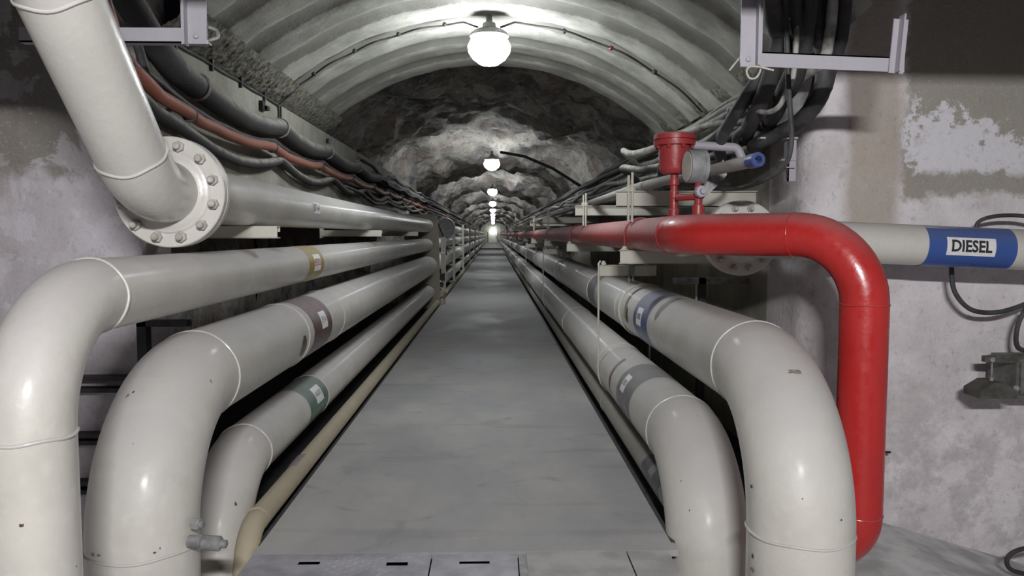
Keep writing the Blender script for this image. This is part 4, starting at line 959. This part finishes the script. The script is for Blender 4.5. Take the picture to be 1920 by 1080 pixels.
bm = B(); lathe(bm, wp(1859, 674, Y_), (0, -1, 0), [(0, 0), (0, 0.014), (0.012, 0.014), (0.012, 0)], 12); obj('pin', bm, GSTEEL, ar)
bm = B(); tube(bm, [wp(1860, 676, Y_ + 0.01), wp(1859, 714, Y_ + 0.01)], 0.005, 8); lathe(bm, wp(1859, 714, Y_ + 0.01), (0, 0, 1), [(0, 0), (0, 0.012), (0.02, 0.010), (0.02, 0)], 8); obj('link_rod', bm, GSTEEL, lv)
c_ = wp(1859, 714, Y_); bm = B()
prism(bm, [(c_.x - 0.02, c_.z), (c_.x + 0.03, c_.z), (c_.x + 0.10, c_.z - 0.045), (c_.x + 0.10, c_.z - 0.085), (c_.x - 0.095, c_.z - 0.085), (c_.x - 0.095, c_.z - 0.045)], Y_ - 0.06, Y_ + 0.09, 'y'); obj('weight', bm, plain('dark_weight', (0.06, 0.06, 0.05), 0.7, 0, var=0.3), lv, smooth=False)
c_ = wp(1930, 706, Y_); bm = B(); box(bm, (c_.x - 0.075, Y_ - 0.02, c_.z - 0.11), (c_.x + 0.25, Y_ + 0.25, c_.z + 0.095)); bmesh.ops.bevel(bm, geom=bm.edges[:], offset=0.015, segments=2, affect='EDGES'); vb = obj('housing', bm, plain('old_housing', (0.12, 0.125, 0.115), 0.6, 0.1, var=0.3), lv, smooth=False)
bm = B(); hexbolt(bm, wp(1904, 728, Y_ - 0.02), (0, -1, 0), 0.018, 0.014, 0.01, 0.008); obj('bolt', bm, GSTEEL, vb)
bm = B(); tube(bm, [wp(1648, 848, 4.34), wp(1669, 848, 4.25)], 0.007, 8); tag(obj('anchor_stud', bm, DSTEEL), 'rusty stud sticking out beside the red downpipe', 'fixing')

# ------------------------------------------------------------------ left wall rails and frame
for k, (ya, yb, nm) in enumerate([(707, 729, 'upper'), (815, 828, 'middle'), (906, 922, 'lowest')]):
    Y_ = 3.86; za, zb = (440 - ya) * Y_ / 1450, (440 - yb) * Y_ / 1450
    rl = thing('mount_rail', (-2.1, Y_, zb), '%s dark steel rail on the wall between the two left downpipes' % nm, 'rail', 'dark rails on the left wall')
    for z in (za, zb):
        bm = B(); box(bm, (-2.6, Y_ - 0.03, z - 0.012), (XL - 0.02, Y_ + 0.035, z + 0.010)); obj('flange_bar', bm, DSTEEL, rl, smooth=False)
fm = thing('corner_frame', (-1.74, 3.84, -0.7), 'dark angle-iron frame at the left wall corner under the ochre-banded pipe', 'frame')
bm = B(); box(bm, (-1.745, 3.80, -1.9), (-1.70, 3.86, -0.42)); obj('upright', bm, DSTEEL, fm, smooth=False)
bm = B(); box(bm, (-1.745, 3.80, -0.45), (-1.50, 3.86, -0.42)); obj('top_bar', bm, DSTEEL, fm, smooth=False)

# ------------------------------------------------------------------ floor plates at the walkway front
def plate(name, x0, x1, y0, y1, slots, m, label, tread=None, t=0.005):
    root = thing(name, ((x0 + x1) / 2, y0, -1.4), label, 'floor plate', None)
    xs = sorted(set([x0, x1] + [q for s in slots for q in (s[0], s[1])])); ysq = sorted(set([y0, y1] + [q for s in slots for q in (s[2], s[3])]))
    bm = B(); vt = {}; vbm = {}
    for x in xs:
        for y in ysq: vt[x, y] = bm.verts.new((x, y, -1.398)); vbm[x, y] = bm.verts.new((x, y, -1.398 - t))
    cells = set()
    for i in range(len(xs) - 1):
        for j in range(len(ysq) - 1):
            cx, cy = (xs[i] + xs[i + 1]) / 2, (ysq[j] + ysq[j + 1]) / 2
            if any(s[0] < cx < s[1] and s[2] < cy < s[3] for s in slots): continue
            cells.add((i, j))
    for (i, j) in cells:
        k = [(xs[i], ysq[j]), (xs[i + 1], ysq[j]), (xs[i + 1], ysq[j + 1]), (xs[i], ysq[j + 1])]
        bm.faces.new([vt[q] for q in k]); bm.faces.new([vbm[q] for q in k][::-1])
        for (di, dj, a, b) in ((0, -1, 0, 1), (1, 0, 1, 2), (0, 1, 2, 3), (-1, 0, 3, 0)):
            if (i + di, j + dj) not in cells: bm.faces.new((vt[k[a]], vbm[k[a]], vbm[k[b]], vt[k[b]]))
    if tread:
        tx0, tx1 = tread; q = 0.028; i = 0; x = tx0 + 0.02
        while x < tx1 - 0.015:
            y = max(y0, 2.95) + 0.02; j = 0
            while y < y1 - 0.02:
                if not any(s[0] - 0.02 < x < s[1] + 0.02 and s[2] - 0.02 < y < s[3] + 0.02 for s in slots):
                    ang = radians(45 if (i + j) % 2 else -45); ca, sa = cos(ang), sin(ang)
                    b4 = []; 
                    for (u, w_, z) in ((-0.013, 0, 0), (0, -0.0035, 0), (0.013, 0, 0), (0, 0.0035, 0)):
                        b4.append(bm.verts.new((x + u * ca - w_ * sa, y + u * sa + w_ * ca, -1.3985)))
                    tp = [bm.verts.new((x + u * ca, y + u * sa, -1.396)) for u in (-0.007, 0.007)]
                    bm.faces.new((b4[0], b4[1], tp[0])); bm.faces.new((b4[1], b4[2], tp[1])); bm.faces.new((b4[1], tp[1], tp[0]))
                    bm.faces.new((b4[2], b4[3], tp[1])); bm.faces.new((b4[3], b4[0], tp[0])); bm.faces.new((b4[3], tp[0], tp[1]))
                y += q; j += 1
            x += q; i += 1
    obj('plate', bm, m, root, smooth=False)
    return root
ysl = 3.237
plate('floor_plate', FE_L + 0.01, -0.272, 2.56, 3.327, [(-0.835, -0.742, ysl - 0.022, ysl + 0.018), (-0.458, -0.366, ysl - 0.04, ysl + 0.004)], PLATE, 'chequered steel floor plate with two lifting slots, at the walkway front', tread=(-0.72, -0.278))
plate('floor_plate', -0.266, 0.102, 2.56, 3.303, [(-0.148, -0.018, ysl - 0.03, ysl + 0.005)], PLATE, 'smooth steel floor plate with one lifting slot, at the walkway front')
plate('floor_panel', 0.142, 0.583, 2.56, 3.327, [], PANEL, 'plain grey floor panel right of the slotted plates')
plate('floor_panel', 0.589, 0.772, 2.56, 3.327, [], PANEL, 'narrow grey floor panel at the right end of the walkway front')
bm = B(); box(bm, (0.108, 2.56, -1.43), (0.145, 3.325, -1.408)); struct('trim_5', bm, GSTEEL)
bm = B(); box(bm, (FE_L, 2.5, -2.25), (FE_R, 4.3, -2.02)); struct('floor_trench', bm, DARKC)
